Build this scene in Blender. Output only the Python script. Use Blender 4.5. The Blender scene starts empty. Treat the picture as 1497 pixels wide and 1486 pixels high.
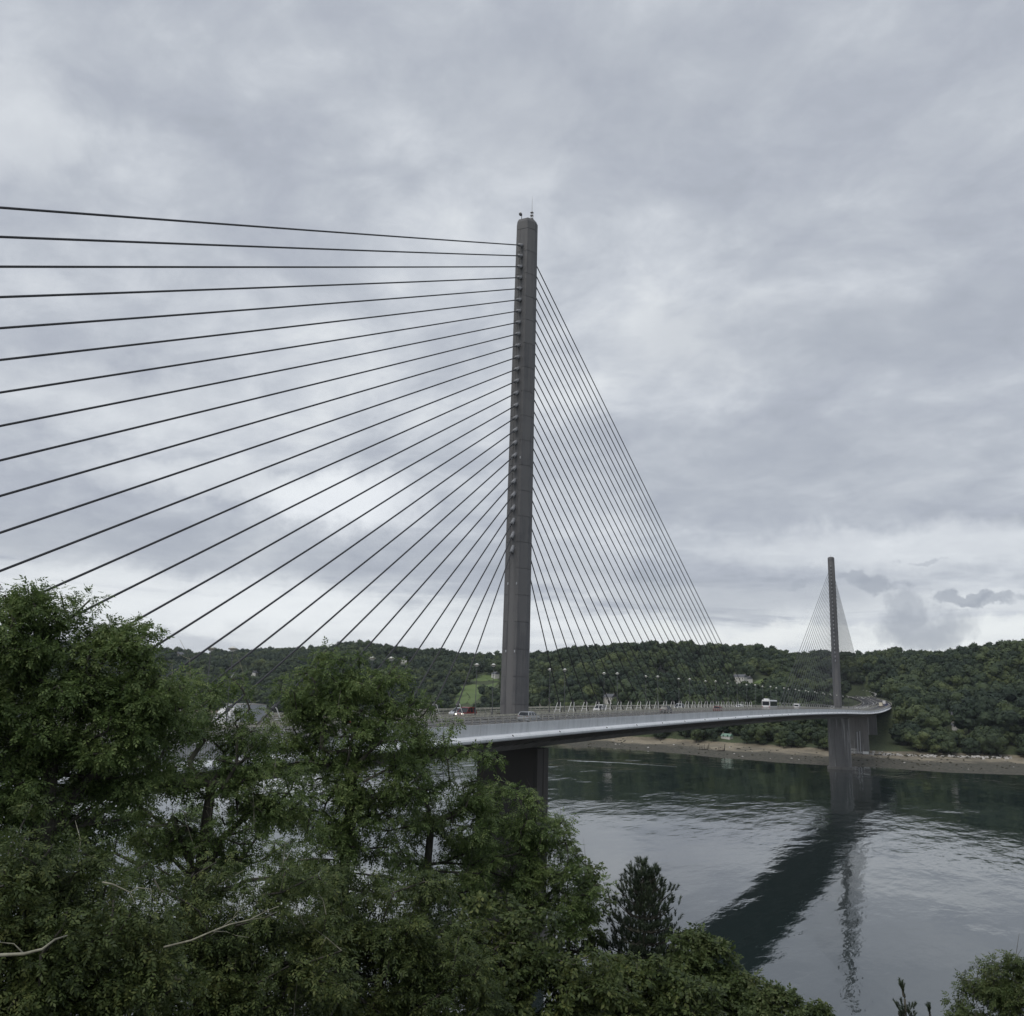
import bpy, math, random
import numpy as np
from mathutils import Vector, Matrix
random.seed(7); RNG = np.random.default_rng(11)
S = bpy.context.scene
C = S.collection

# ---------------------------------------------------------------- camera
CAM = np.array([-126.353, -62.926, 3.968]); YAW, PIT, ROL, FPX = .47095, .20634, .02877, 1289.9
def _rot():
    cy, sy, cp, sp = math.cos(YAW), math.sin(YAW), math.cos(PIT), math.sin(PIT)
    f = np.array([cy*cp, sy*cp, sp]); r = np.array([sy, -cy, 0.]); u = np.cross(r, f)
    cr, sr = math.cos(ROL), math.sin(ROL)
    return r*cr+u*sr, -r*sr+u*cr, f
VR, VU, VF = _rot()
cam = bpy.data.cameras.new('camera'); co = bpy.data.objects.new('camera', cam); C.objects.link(co); S.camera = co
m = Matrix.Identity(4)
for i in range(3):
    m[i][0] = VR[i]; m[i][1] = VU[i]; m[i][2] = -VF[i]; m[i][3] = CAM[i]
co.matrix_world = m
cam.sensor_fit = 'HORIZONTAL'; cam.sensor_width = 36; cam.lens = 36*FPX/1497; cam.clip_end = 30000; cam.clip_start = .3
S.render.resolution_x = 1024; S.render.resolution_y = 1016
S.view_settings.view_transform = 'Standard'; S.view_settings.look = 'None'; S.view_settings.exposure = 0; S.view_settings.gamma = 1
S.view_settings.use_curve_mapping = False
def ray(x, y):                                     # viewing ray through a point of the photograph (1497 x 1486)
    d = VF+VR*(x-748.5)/FPX-VU*(y-743)/FPX; return d/np.linalg.norm(d)
def hity(x, y, Y): d = ray(x, y); return CAM+d*(Y-CAM[1])/d[1]
def at(x, y, D): d = ray(x, y); return CAM+d*D/math.hypot(d[0], d[1])   # point at horizontal distance D
def az_of(x): d = ray(x, 1010); return math.atan2(d[1], d[0])

# ---------------------------------------------------------------- world (overcast sky) and weak sun
W = bpy.data.worlds.new('World'); S.world = W; W.use_nodes = True
NT = W.node_tree; NT.nodes.clear()
class G:                                           # tiny node helper
    def __init__(s, nt): s.nt = nt
    def n(s, t, **k):
        o = s.nt.nodes.new(t)
        for a, v in k.items(): setattr(o, a, v)
        return o
    def put(s, sock, v):
        if hasattr(v, 'bl_idname') and hasattr(v, 'is_linked'): s.nt.links.new(v, sock)
        else: sock.default_value = v
    def math(s, op, a, b=0., c=None, clamp=False):
        o = s.n('ShaderNodeMath', operation=op, use_clamp=clamp); s.put(o.inputs[0], a); s.put(o.inputs[1], b)
        if c is not None: s.put(o.inputs[2], c)
        return o.outputs[0]
    def vmath(s, op, a, b=(0, 0, 0)):
        o = s.n('ShaderNodeVectorMath', operation=op); s.put(o.inputs[0], a)
        if op == 'SCALE': s.put(o.inputs[3], b)
        else: s.put(o.inputs[1], b)
        return o.outputs[1] if op in ('DOT_PRODUCT', 'LENGTH') else o.outputs[0]
    def comb(s, x, y, z=0.):
        o = s.n('ShaderNodeCombineXYZ'); s.put(o.inputs[0], x); s.put(o.inputs[1], y); s.put(o.inputs[2], z); return o.outputs[0]
    def sep(s, v): o = s.n('ShaderNodeSeparateXYZ'); s.put(o.inputs[0], v); return o.outputs
    def noise(s, v, scale, detail=4., rough=.5, dist=0., out=0):
        o = s.n('ShaderNodeTexNoise'); s.put(o.inputs['Vector'], v); o.inputs['Scale'].default_value = scale
        o.inputs['Detail'].default_value = detail; o.inputs['Roughness'].default_value = rough; o.inputs['Distortion'].default_value = dist
        return o.outputs[out]
    def ramp(s, f, stops, interp='LINEAR'):
        o = s.n('ShaderNodeValToRGB'); s.put(o.inputs[0], f); e = o.color_ramp.elements; o.color_ramp.interpolation = interp
        while len(e) < len(stops): e.new(.5)
        for q, (p, c) in zip(e, stops): q.position = p; q.color = tuple(c)+(1,) if len(c) == 3 else c
        return o.outputs[0]
    def mix(s, f, a, b, mode='MIX'):
        o = s.n('ShaderNodeMix', data_type='RGBA', blend_type=mode); s.put(o.inputs[0], f); s.put(o.inputs[6], a); s.put(o.inputs[7], b); return o.outputs[2]
    def rng(s, v, a, b, c=0., d=1., smooth=True):
        o = s.n('ShaderNodeMapRange', interpolation_type='SMOOTHSTEP' if smooth else 'LINEAR'); s.put(o.inputs[0], v)
        for i, q in enumerate((a, b, c, d)): s.put(o.inputs[i+1], q)
        return o.outputs[0]
SUN_EL, SUN_AZ = math.radians(50), math.radians(172)     # azimuth counted from +X to +Y
def build_world():
    g = G(NT)
    tc = g.n('ShaderNodeTexCoord').outputs['Generated']
    d = g.vmath('NORMALIZE', tc); X, Y, Z = g.sep(d)
    zz = g.math('ADD', g.math('ABSOLUTE', Z), .24)
    p = g.comb(g.math('DIVIDE', X, zz), g.math('DIVIDE', Y, zz), 0.)
    p2 = g.vmath('ADD', p, (3.1, 7.7, 0))
    # rotate clouds rows so that they run across the view
    mp = g.n('ShaderNodeMapping'); g.put(mp.inputs[0], p2); mp.inputs[2].default_value = (0, 0, -.62); mp.inputs[3].default_value = (1.0, .82, 1)
    P = mp.outputs[0]
    big = g.noise(P, 1.1, 4, .5, .2); mid = g.noise(P, 3.4, 9, .58, .35); fine = g.noise(P, 11., 7, .6, .5)
    v = g.math('ADD', g.math('MULTIPLY', big, .33), g.math('ADD', g.math('MULTIPLY', mid, .47), g.math('MULTIPLY', fine, .20)))
    col = g.ramp(v, [(.36, (.35, .38, .43)), (.44, (.40, .43, .49)), (.50, (.455, .487, .54)), (.56, (.54, .572, .62)), (.64, (.67, .70, .73))])
    el = g.math('ARCSINE', Z); az = g.math('ARCTAN2', Y, X)
    # warped angular coordinates for the single clouds and openings
    wn = g.noise(d, 13, 7, .62, 0, 1); w3 = g.sep(wn)
    azw = g.math('ADD', az, g.math('MULTIPLY', g.math('SUBTRACT', w3[0], .5), .15))
    elw = g.math('ADD', el, g.math('MULTIPLY', g.math('SUBTRACT', w3[1], .5), .075))
    # pale band of thin cloud low over the horizon
    sb = g.noise(g.comb(g.math('MULTIPLY', az, 3.), g.math('MULTIPLY', el, 26.), 1.3), 1.6, 6, .6, .4)
    band = g.math('MULTIPLY', g.rng(el, .17, .06), g.rng(sb, .40, .60))
    col = g.mix(g.math('MULTIPLY', band, .78), col, (.72, .75, .77, 1))
    low = g.rng(el, .10, .035); col = g.mix(g.math('MULTIPLY', low, .45), col, (.70, .73, .76, 1))
    def blob(px, py, wx, wy, c, k, soft=.25):
        nonlocal col
        r = ray(px, py); a0 = math.atan2(r[1], r[0]); e0 = math.asin(r[2])
        u = g.math('DIVIDE', g.math('SUBTRACT', azw, a0), wx/FPX); w = g.math('DIVIDE', g.math('SUBTRACT', elw, e0), wy/FPX)
        q = g.math('ADD', g.math('MULTIPLY', u, u), g.math('MULTIPLY', w, w))
        col = g.mix(g.math('MULTIPLY', g.rng(q, 1.+soft*2, 1.-soft*2 if soft < .5 else 0.), k), col, c)
    bright, dark = (.80, .83, .85, 1), (.345, .375, .43, 1)
    blob(500, 735, 110, 42, (.84, .87, .90, 1), .75, .5); blob(330, 700, 170, 24, bright, .4, .5); blob(180, 590, 180, 40, bright, .30, .5)
    blob(20, 180, 90, 60, bright, .35, .5); blob(760, 190, 90, 70, bright, .16, .5)
    blob(200, 870, 260, 34, bright, .55, .5); blob(560, 905, 380, 30, bright, .6, .5); blob(380, 800, 330, 36, dark, .5, .5)
    blob(900, 130, 300, 80, dark, .25, .5); blob(850, 760, 90, 90, bright, .25, .5); blob(1100, 500, 220, 60, dark, .35, .5)
    blob(1380, 480, 160, 50, dark, .4, .5); blob(1150, 690, 330, 70, dark, .45, .5); blob(1330, 800, 220, 30, bright, .45, .5)
    blob(1400, 935, 320, 16, (.80, .83, .83, 1), .7, .5); blob(1050, 935, 150, 16, (.78, .80, .80, 1), .6, .5)
    cl_ = (.32, .35, .405, 1); blob(1340, 890, 26, 16, cl_, .55, .4); blob(1350, 912, 44, 20, cl_, .6, .4); blob(1385, 926, 34, 12, cl_, .45, .4); blob(1318, 925, 26, 14, cl_, .4, .4); blob(1285, 862, 42, 13, cl_, .75, .25); blob(1255, 852, 30, 9, cl_, .6, .3); blob(1425, 884, 34, 9, cl_, .75, .25); blob(1465, 890, 44, 8, cl_, .7, .3); blob(1150, 862, 14, 10, cl_, .4, .3); blob(1110, 846, 22, 6, cl_, .35, .4); blob(1360, 820, 20, 5, cl_, .4, .3)
    blob(1080, 880, 170, 24, dark, .45, .5); blob(330, 915, 120, 14, bright, .5, .5)
    # below the horizon: dull water-grey (never seen, only for bounce)
    col = g.mix(g.rng(Z, -.01, -.06), col, (.10, .12, .13, 1))
    sky = g.n('ShaderNodeTexSky', sky_type='NISHITA', sun_disc=False); sky.sun_elevation = SUN_EL; sky.sun_rotation = math.pi/2-SUN_AZ
    b1 = g.n('ShaderNodeBackground'); g.put(b1.inputs[0], sky.outputs[0]); b1.inputs[1].default_value = .05
    b2 = g.n('ShaderNodeBackground'); g.put(b2.inputs[0], col); b2.inputs[1].default_value = 1.17
    mx = g.n('ShaderNodeMixShader'); mx.inputs[0].default_value = .93
    NT.links.new(b1.outputs[0], mx.inputs[1]); NT.links.new(b2.outputs[0], mx.inputs[2])
    out = g.n('ShaderNodeOutputWorld'); NT.links.new(mx.outputs[0], out.inputs[0])
build_world()
sl = bpy.data.lights.new('sun', 'SUN'); sl.energy = 1.5; sl.angle = math.radians(35); sl.color = (1, .96, .9)
so = bpy.data.objects.new('sun', sl); C.objects.link(so)
sd = Vector((math.cos(SUN_AZ)*math.cos(SUN_EL), math.sin(SUN_AZ)*math.cos(SUN_EL), math.sin(SUN_EL)))
so.rotation_euler = sd.to_track_quat('Z', 'Y').to_euler()

# ---------------------------------------------------------------- object helpers
class MB:
    def __init__(s): s.v = []; s.f = []; s.mi = []
    def add(s, vs, fs, mi=0):
        b = len(s.v); s.v.extend(tuple(map(float, q)) for q in vs); s.f.extend(tuple(i+b for i in q) for q in fs); s.mi.extend([mi]*len(fs)); return s
    def box(s, c, d, mi=0, M=None):
        x, y, z = [q/2 for q in d]
        vs = [np.array((i*x, j*y, k*z)) for i in (-1, 1) for j in (-1, 1) for k in (-1, 1)]
        if M is not None: vs = [M@q for q in vs]
        return s.add([q+np.array(c) for q in vs], [(0, 1, 3, 2), (4, 6, 7, 5), (0, 4, 5, 1), (2, 3, 7, 6), (0, 2, 6, 4), (1, 5, 7, 3)], mi)
    def tube(s, pts, rad, n=6, mi=0, cap=True):
        pts = [np.array(p, float) for p in pts]; rr = rad if hasattr(rad, '__len__') else [rad]*len(pts)
        b = []; prev = None
        for i, p in enumerate(pts):
            t = pts[min(i+1, len(pts)-1)]-pts[max(i-1, 0)]; t /= (np.linalg.norm(t)+1e-9)
            if prev is None:
                a = np.cross(t, (0, 0, 1.)) if abs(t[2]) < .95 else np.cross(t, (1., 0, 0))
            else: a = prev-t*(prev@t)
            a /= (np.linalg.norm(a)+1e-9); prev = a; c = np.cross(t, a)
            b += [p+(a*math.cos(2*math.pi*k/n)+c*math.sin(2*math.pi*k/n))*rr[i] for k in range(n)]
        fs = [(i*n+k, i*n+(k+1) % n, (i+1)*n+(k+1) % n, (i+1)*n+k) for i in range(len(pts)-1) for k in range(n)]
        if cap: fs += [tuple(range(n))[::-1], tuple(range((len(pts)-1)*n, len(pts)*n))]
        return s.add(b, fs, mi)
    def prism(s, poly, z0, z1, sc0=1., sc1=1., mi=0, c=(0, 0)):
        n = len(poly); vs = [(c[0]+x*sc0, c[1]+y*sc0, z0) for x, y in poly]+[(c[0]+x*sc1, c[1]+y*sc1, z1) for x, y in poly]
        return s.add(vs, [(k, (k+1) % n, n+(k+1) % n, n+k) for k in range(n)]+[tuple(range(n))[::-1], tuple(range(n, 2*n))], mi)
    def ball(s, c, r, nu=10, nv=6, sz=1., mi=0):
        vs = [(c[0], c[1], c[2]-r*sz)]
        for j in range(1, nv):
            t = math.pi*j/nv
            vs += [(c[0]+r*math.sin(t)*math.cos(2*math.pi*i/nu), c[1]+r*math.sin(t)*math.sin(2*math.pi*i/nu), c[2]-r*sz*math.cos(t)) for i in range(nu)]
        vs.append((c[0], c[1], c[2]+r*sz)); fs = [(0, 1+(i+1) % nu, 1+i) for i in range(nu)]
        for j in range(nv-2): fs += [(1+j*nu+i, 1+j*nu+(i+1) % nu, 1+(j+1)*nu+(i+1) % nu, 1+(j+1)*nu+i) for i in range(nu)]
        e = len(vs)-1; fs += [(e, 1+(nv-2)*nu+i, 1+(nv-2)*nu+(i+1) % nu) for i in range(nu)]
        return s.add(vs, fs, mi)
    def mesh(s, name, mats, smooth=False):
        me = bpy.data.meshes.new(name); me.from_pydata(s.v, [], s.f)
        for q in (mats if isinstance(mats, (list, tuple)) else [mats]): me.materials.append(q)
        if any(s.mi): me.polygons.foreach_set('material_index', s.mi)
        if smooth: me.polygons.foreach_set('use_smooth', [True]*len(me.polygons))
        me.update(); return me
    def build(s, name, mats, parent=None, smooth=False, **k): return link(name, s.mesh(name, mats, smooth), parent, **k)
def link(name, me, parent=None, loc=None, **k):
    o = bpy.data.objects.new(name, me); C.objects.link(o)
    if parent is not None: o.parent = parent
    if loc is not None: o.location = loc
    for a, v in k.items(): o[a] = v
    return o
def np_mesh(name, V, F, mat, smooth=False):        # V (n,3), F (m,k) all of one size
    me = bpy.data.meshes.new(name); k = F.shape[1]
    me.vertices.add(len(V)); me.vertices.foreach_set('co', np.ascontiguousarray(V, dtype=np.float32).ravel())
    me.loops.add(F.size); me.loops.foreach_set('vertex_index', np.ascontiguousarray(F, dtype=np.int32).ravel())
    me.polygons.add(len(F)); me.polygons.foreach_set('loop_start', np.arange(0, F.size, k, dtype=np.int32)); me.polygons.foreach_set('loop_total', np.full(len(F), k, np.int32))
    if smooth: me.polygons.foreach_set('use_smooth', np.ones(len(F), bool))
    me.update(calc_edges=True); me.materials.append(mat); return me
def thing(name, label, cat, loc=(0, 0, 0), rz=0, group=None):
    o = bpy.data.objects.new(name, None); C.objects.link(o); o.location = loc; o.rotation_euler = (0, 0, rz); o.empty_display_size = .5
    o['label'] = label; o['category'] = cat
    if group: o['group'] = group
    return o
KIDS = {}
def kids(o): return [q for q in C.objects if q.parent == o]
def copy_tree(o, label=None, loc=None, rz=None, parent=None, scale=None):
    c = o.copy(); C.objects.link(c)
    if parent is not None: c.parent = parent
    if label: c['label'] = label
    if loc is not None: c.location = loc
    if rz is not None: c.rotation_euler = (0, 0, rz)
    if scale is not None: c.scale = scale
    for ch in list(o.children): copy_tree(ch, parent=c)
    return c

# ---------------------------------------------------------------- materials
def mat(name, fn):
    M = bpy.data.materials.new(name); M.use_nodes = True; nt = M.node_tree; nt.nodes.clear(); g = G(nt)
    out = g.n('ShaderNodeOutputMaterial'); b = g.n('ShaderNodeBsdfPrincipled'); nt.links.new(b.outputs[0], out.inputs[0])
    fn(g, b, out); return M
def bump(g, b, h, strength=.3, dist=.05):
    o = g.n('ShaderNodeBump'); o.inputs['Strength'].default_value = strength; o.inputs['Distance'].default_value = dist; g.put(o.inputs['Height'], h)
    g.nt.links.new(o.outputs[0], b.inputs['Normal']); return o
def simple(name, col, rough=.6, var=.12, scale=3., metal=0., spec=None):
    def fn(g, b, out):
        p = g.n('ShaderNodeTexCoord').outputs['Object']; n = g.noise(p, scale, 5, .6)
        c2 = tuple(max(0, q*(1-2*var)) for q in col)+(1,); c1 = tuple(min(1, q*(1+var)) for q in col)+(1,)
        g.put(b.inputs['Base Color'], g.mix(g.rng(n, .3, .7), c2, c1)); b.inputs['Roughness'].default_value = rough; b.inputs['Metallic'].default_value = metal
        if spec is not None: b.inputs['Specular IOR Level'].default_value = spec
    return mat(name, fn)
def concrete(name, c0, c1, streak=.5, white=0.):
    def fn(g, b, out):
        p = g.n('ShaderNodeNewGeometry').outputs['Position']; x, y, z = g.sep(p)
        h = g.math('ADD', g.math('MULTIPLY', x, 1.), g.math('MULTIPLY', y, 1.))
        st = g.noise(g.comb(g.math('MULTIPLY', x, 1.), g.math('MULTIPLY', y, 1.), g.math('MULTIPLY', z, .06)), 1.3, 6, .65)
        bl = g.noise(p, .25, 5, .6); fi = g.noise(p, 6., 5, .6)
        v = g.math('ADD', g.math('MULTIPLY', st, streak), g.math('ADD', g.math('MULTIPLY', bl, .7-streak*.4), g.math('MULTIPLY', fi, .15)))
        rnd = g.n('ShaderNodeObjectInfo').outputs['Random']
        v = g.math('ADD', v, g.math('MULTIPLY', g.math('SUBTRACT', rnd, .5), .10))
        col = g.ramp(v, [(.32, c0), (.62, c1)])
        if white:
            q = g.rng(g.noise(g.comb(g.math('MULTIPLY', x, 1.), g.math('MULTIPLY', y, .8), g.math('MULTIPLY', z, .035)), .8, 4, .6), .56, .66)
            col = g.mix(g.math('MULTIPLY', q, white), col, (.42, .42, .41, 1))
        g.put(b.inputs['Base Color'], col); b.inputs['Roughness'].default_value = .85
        bump(g, b, fi, .25, .03)
    return mat(name, fn)
M_pyl = concrete('pylon_concrete', (.060, .063, .070), (.140, .139, .141), .62)
M_pier = concrete('pier_concrete', (.075, .076, .078), (.18, .176, .172), .7, .75)
M_under = concrete('soffit_concrete', (.10, .095, .09), (.19, .18, .17), .4)
M_fair = concrete('white_fairing_paint', (.56, .58, .60), (.76, .78, .80), .6)
M_panel = concrete('edge_panel_grey_and_shade', (.40, .415, .43), (.60, .615, .63), .6)  # grey is part paint, part shade of the upright face put into the colour
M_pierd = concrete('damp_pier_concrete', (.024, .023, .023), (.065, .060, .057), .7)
M_pole = simple('lamp_pole_paint', (.10, .105, .11), .5)
M_cream = simple('cream_barrier_paint', (.50, .48, .39), .6, .15, 2.)
M_rail = simple('galvanised_rail', (.34, .33, .31), .55, .15, 4.)
M_cable = simple('cable_sheath', (.03, .031, .036), .5, .1, 2.)
M_tube = simple('galvanised_tube', (.50, .51, .53), .4, .12, 6., .3)
M_dark = simple('dark_steel', (.05, .05, .055), .5)
M_white = simple('white_paint', (.76, .76, .75), .5, .06)
M_glass = simple('dark_glass', (.02, .024, .03), .08, .05, 1.)
M_globe = simple('opal_globe', (.82, .82, .78), .25, .03)
M_saucer = simple('lamp_saucer', (.30, .29, .24), .5)
M_tyre = simple('tyre_rubber', (.02, .02, .02), .8)
M_wood = simple('rotten_timber', (.05, .04, .03), .9, .3)
M_roof = simple('slate_roof', (.12, .125, .14), .6, .25, 2.)
M_wallw = simple('white_render', (.62, .61, .58), .8, .12, 1.)
M_walls = simple('stone_wall', (.26, .24, .21), .9, .25, 2.)
def asphalt(g, b, out):
    p = g.n('ShaderNodeNewGeometry').outputs['Position']; n = g.noise(p, .3, 6, .65); f = g.noise(p, 30, 3, .6)
    g.put(b.inputs['Base Color'], g.mix(g.rng(n, .3, .7), (.075, .076, .08, 1), (.10, .10, .103, 1))); b.inputs['Roughness'].default_value = .95; b.inputs['Specular IOR Level'].default_value = .12; bump(g, b, f, .2, .01)
M_road = mat('asphalt', asphalt)

def leafy(name, dark, light, tip, scale=.7, trans=.34):
    def fn(g, b, out):
        p = g.n('ShaderNodeTexCoord').outputs['Object']; gi = g.n('ShaderNodeNewGeometry').outputs['Random Per Island']
        n = g.noise(p, scale, 3, .6); v = g.math('ADD', g.math('MULTIPLY', n, .75), g.math('MULTIPLY', gi, .35))
        col = g.ramp(v, [(.35, dark), (.62, light), (.82, tip)])
        g.put(b.inputs['Base Color'], col); b.inputs['Roughness'].default_value = .55; b.inputs['Specular IOR Level'].default_value = .3
        t = g.n('ShaderNodeBsdfTranslucent'); g.put(t.inputs[0], col); mx = g.n('ShaderNodeMixShader'); mx.inputs[0].default_value = trans
        g.nt.links.new(b.outputs[0], mx.inputs[1]); g.nt.links.new(t.outputs[0], mx.inputs[2]); g.nt.links.new(mx.outputs[0], out.inputs[0])
    return mat(name, fn)
M_ash = leafy('ash_leaves', (.060, .100, .033), (.140, .200, .066), (.22, .27, .10))
M_maple = leafy('maple_leaves', (.038, .060, .022), (.095, .130, .043), (.165, .185, .062))
M_lime = leafy('laurel_leaves', (.055, .085, .028), (.10, .135, .05), (.17, .19, .08))
M_pine = leafy('pine_needles', (.032, .050, .032), (.056, .078, .046), (.09, .11, .06), 1.2, .1)
def farleaf(g, b, out):
    p = g.n('ShaderNodeNewGeometry').outputs['Position']; gi = g.n('ShaderNodeNewGeometry').outputs['Random Per Island']; r = g.n('ShaderNodeObjectInfo').outputs['Random']
    n = g.noise(p, .012, 3, .6); n2 = g.noise(p, .035, 2, .5); v = g.math('ADD', g.math('MULTIPLY', r, .50), g.math('MULTIPLY', gi, .22)); v = g.math('ADD', v, g.math('ADD', g.math('MULTIPLY', g.math('SUBTRACT', n, .5), 1.1), g.math('MULTIPLY', g.math('SUBTRACT', n2, .5), .7)))
    col = g.ramp(v, [(.0, (.022, .036, .024)), (.3, (.038, .056, .031)), (.6, (.066, .088, .038)), (.8, (.10, .122, .048)), (1., (.125, .14, .06))])
    g.put(b.inputs['Base Color'], col); b.inputs['Roughness'].default_value = .7; b.inputs['Specular IOR Level'].default_value = .2
M_far = mat('far_foliage', farleaf)
def bark(g, b, out):
    p = g.n('ShaderNodeNewGeometry').outputs['Position']; n = g.noise(g.vmath('MULTIPLY', p, (6, 6, 1.5)), 2, 5, .65); k = g.noise(p, .5, 2, .5)
    c = g.mix(g.rng(n, .3, .7), (.028, .026, .022, 1), (.085, .08, .065, 1)); c = g.mix(g.rng(k, .52, .7), c, (.16, .155, .12, 1))
    g.put(b.inputs['Base Color'], c); b.inputs['Roughness'].default_value = .9; bump(g, b, n, .5, .03)
M_bark = mat('bark', bark)
M_pale = simple('pale_bark', (.27, .26, .20), .85, .25, 5.)
def ground(g, b, out):
    p = g.n('ShaderNodeNewGeometry').outputs['Position']; n = g.noise(p, .4, 6, .6); n2 = g.noise(p, .03, 4, .6)
    c = g.mix(g.rng(n, .3, .7), (.03, .04, .018, 1), (.07, .075, .035, 1)); g.put(b.inputs['Base Color'], c); b.inputs['Roughness'].default_value = .95
M_ground = mat('undergrowth_soil', ground)
def farground(g, b, out):
    ge = g.n('ShaderNodeNewGeometry'); p = ge.outputs['Position']; z = g.sep(p)[2]
    n = g.noise(p, .05, 6, .65); f = g.noise(p, .6, 5, .6)
    forest = g.mix(g.rng(f, .3, .7), (.035, .05, .022, 1), (.075, .095, .04, 1))
    sand = g.mix(g.rng(n, .38, .62), (.15, .13, .095, 1), (.29, .25, .18, 1)); sand = g.mix(g.rng(f, .5, .75), sand, (.12, .11, .085, 1))
    mud = g.mix(g.rng(f, .35, .65), (.032, .031, .022, 1), (.10, .092, .068, 1))
    zz = g.math('ADD', z, g.math('MULTIPLY', g.math('SUBTRACT', n, .5), 2.2))
    c = g.mix(g.rng(zz, -29.8, -29.0), mud, sand); c = g.mix(g.rng(g.math('ADD', zz, g.math('MULTIPLY', g.math('SUBTRACT', f, .5), 1.)), -26.9, -26.2), c, forest)
    g.put(b.inputs['Base Color'], c); b.inputs['Roughness'].default_value = .95
M_fground = mat('shore_and_hill_ground', farground)
def meadow(g, b, out):
    p = g.n('ShaderNodeNewGeometry').outputs['Position']; n = g.noise(p, .05, 6, .6)
    g.put(b.inputs['Base Color'], g.mix(g.rng(n, .3, .7), (.085, .13, .04, 1), (.13, .18, .06, 1))); b.inputs['Roughness'].default_value = .9
M_meadow = mat('meadow_grass', meadow)
def water(g, b, out):
    p = g.n('ShaderNodeNewGeometry').outputs['Position']
    mp = g.n('ShaderNodeMapping'); g.put(mp.inputs[0], p); mp.inputs[2].default_value = (0, 0, math.radians(63)); mp.inputs[3].default_value = (.42, 1, 1)
    q = mp.outputs[0]
    a = g.noise(q, .22, 3, .5, .3); c = g.noise(q, .75, 3, .55, .4); f = g.noise(q, 2.6, 3, .5, .3)
    patch = g.rng(g.noise(g.vmath('ADD', p, (40, 10, 0)), .007, 3, .5), .42, .60, .30, 1.45)
    lw = g.noise(g.vmath('ADD', q, (7, 3, 0)), .085, 2, .5, .4)
    h = g.math('ADD', g.math('ADD', g.math('MULTIPLY', a, .075), g.math('MULTIPLY', lw, .17)), g.math('ADD', g.math('MULTIPLY', c, .022), g.math('MULTIPLY', f, .0016)))
    X_ = g.sep(p)[0]; open_ = g.math('MULTIPLY', g.rng(X_, 40., 170., .75, 2.1), g.rng(X_, 320., 420., 1., .4)); h = g.math('MULTIPLY', h, g.math('MULTIPLY', patch, open_))
    b.inputs['Base Color'].default_value = (.014, .025, .025, 1); b.inputs['Roughness'].default_value = .04; b.inputs['IOR'].default_value = 2.1
    bump(g, b, h, 1., 1.)
M_water = mat('estuary_water', water)

# ---------------------------------------------------------------- line of the road
RS, RR = 594., 1208.
_S = np.array([400, 430, 470, 520, 560, 600, 640, 680, 720, 800, 900, 1000, 1100.]); _Z = np.array([-.5, -.78, -.95, -.75, -.1, 1.0, 2.2, 3.2, 4.1, 6.5, 10.2, 13.6, 16.])
def zdeck(s):
    if s <= 400:
        t = max(s, -200.); z = 1.006*(1-((t-200)/200)**2)-.497*t/400
        return z+(s-t)*.02
    return float(np.interp(s, _S, _Z))*.5+float(np.interp(s-8, _S, _Z))*.25+float(np.interp(s+8, _S, _Z))*.25
def cen(s):
    if s <= RS: return s, 0., 0.
    a = (s-RS)/RR; return RS+RR*math.sin(a), RR*(1-math.cos(a)), a
def on_road(s, o, h=0.):
    x, y, a = cen(s); return np.array((x-math.sin(a)*o, y+math.cos(a)*o, zdeck(s)+h))
def loft(mb, prof, s0, s1, step=8., closed=True, mi=0):
    n = max(1, int(round((s1-s0)/step))); k = len(prof); vs = []
    for i in range(n+1): s = s0+(s1-s0)*i/n; vs += [on_road(s, o, h) for o, h in prof]
    fs = []
    for i in range(n):
        for j in range(k if closed else k-1): a, b = i*k+j, i*k+(j+1) % k; fs.append((a, b, b+k, a+k))
    if closed: fs += [tuple(range(k)), tuple(range(n*k, n*k+k))[::-1]]
    return mb.add(vs, fs, mi)
def rect(o, h, w, t): return [(o-w/2, h-t/2), (o+w/2, h-t/2), (o+w/2, h+t/2), (o-w/2, h+t/2)]

# ---------------------------------------------------------------- the bridge
B = thing('cable_stayed_bridge', 'long concrete cable-stayed bridge with two tall pylons crossing the estuary', 'bridge')
S0, S1 = -230., 640.
loft(MB(), [(-11.0, -.05), (-11.2, -1.3), (-5.2, -3.0), (-4.2, -4.0), (4.2, -4.0), (5.2, -3.0), (11.2, -1.3), (11.0, -.05)], S0, S1).build('deck', M_under, B, label='dark concrete box girder under the white edge of the bridge')
for sgn in (-1, 1):
    pan = [(11.02, .42), (11.34, .43), (11.24, -.88), (11.06, -.88)]; nose = [(11.1, -.885), (11.26, -.86), (11.62, -.92), (11.92, -1.07), (12.06, -1.28), (12.0, -1.48), (11.8, -1.64), (11.4, -1.68), (11.16, -1.4)]
    for nm, f, mt, lab in (('edge_panel', pan, M_panel, 'flat grey panel band along the near edge of the deck'), ('edge_lip', nose, M_fair, 'rounded white lower lip along the near edge of the deck')):
        o = loft(MB(), [(sgn*a, b) for a, b in (f if sgn < 0 else f[::-1])][::-1], S0, S1, 6.35).build(nm, mt, B)
        if sgn < 0: o['label'] = lab
mb = MB(); rg = random.Random(12)
for i in range(46):                                # drain spouts and small fixings on the lip
    s = -100+i*15.3+rg.uniform(-3, 3); mb.tube([on_road(s, -11.9, -1.0), on_road(s, -12.12, -1.12)], .06, 5)
mb.build('drain_spouts', M_dark, B, kind='stuff')
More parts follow.
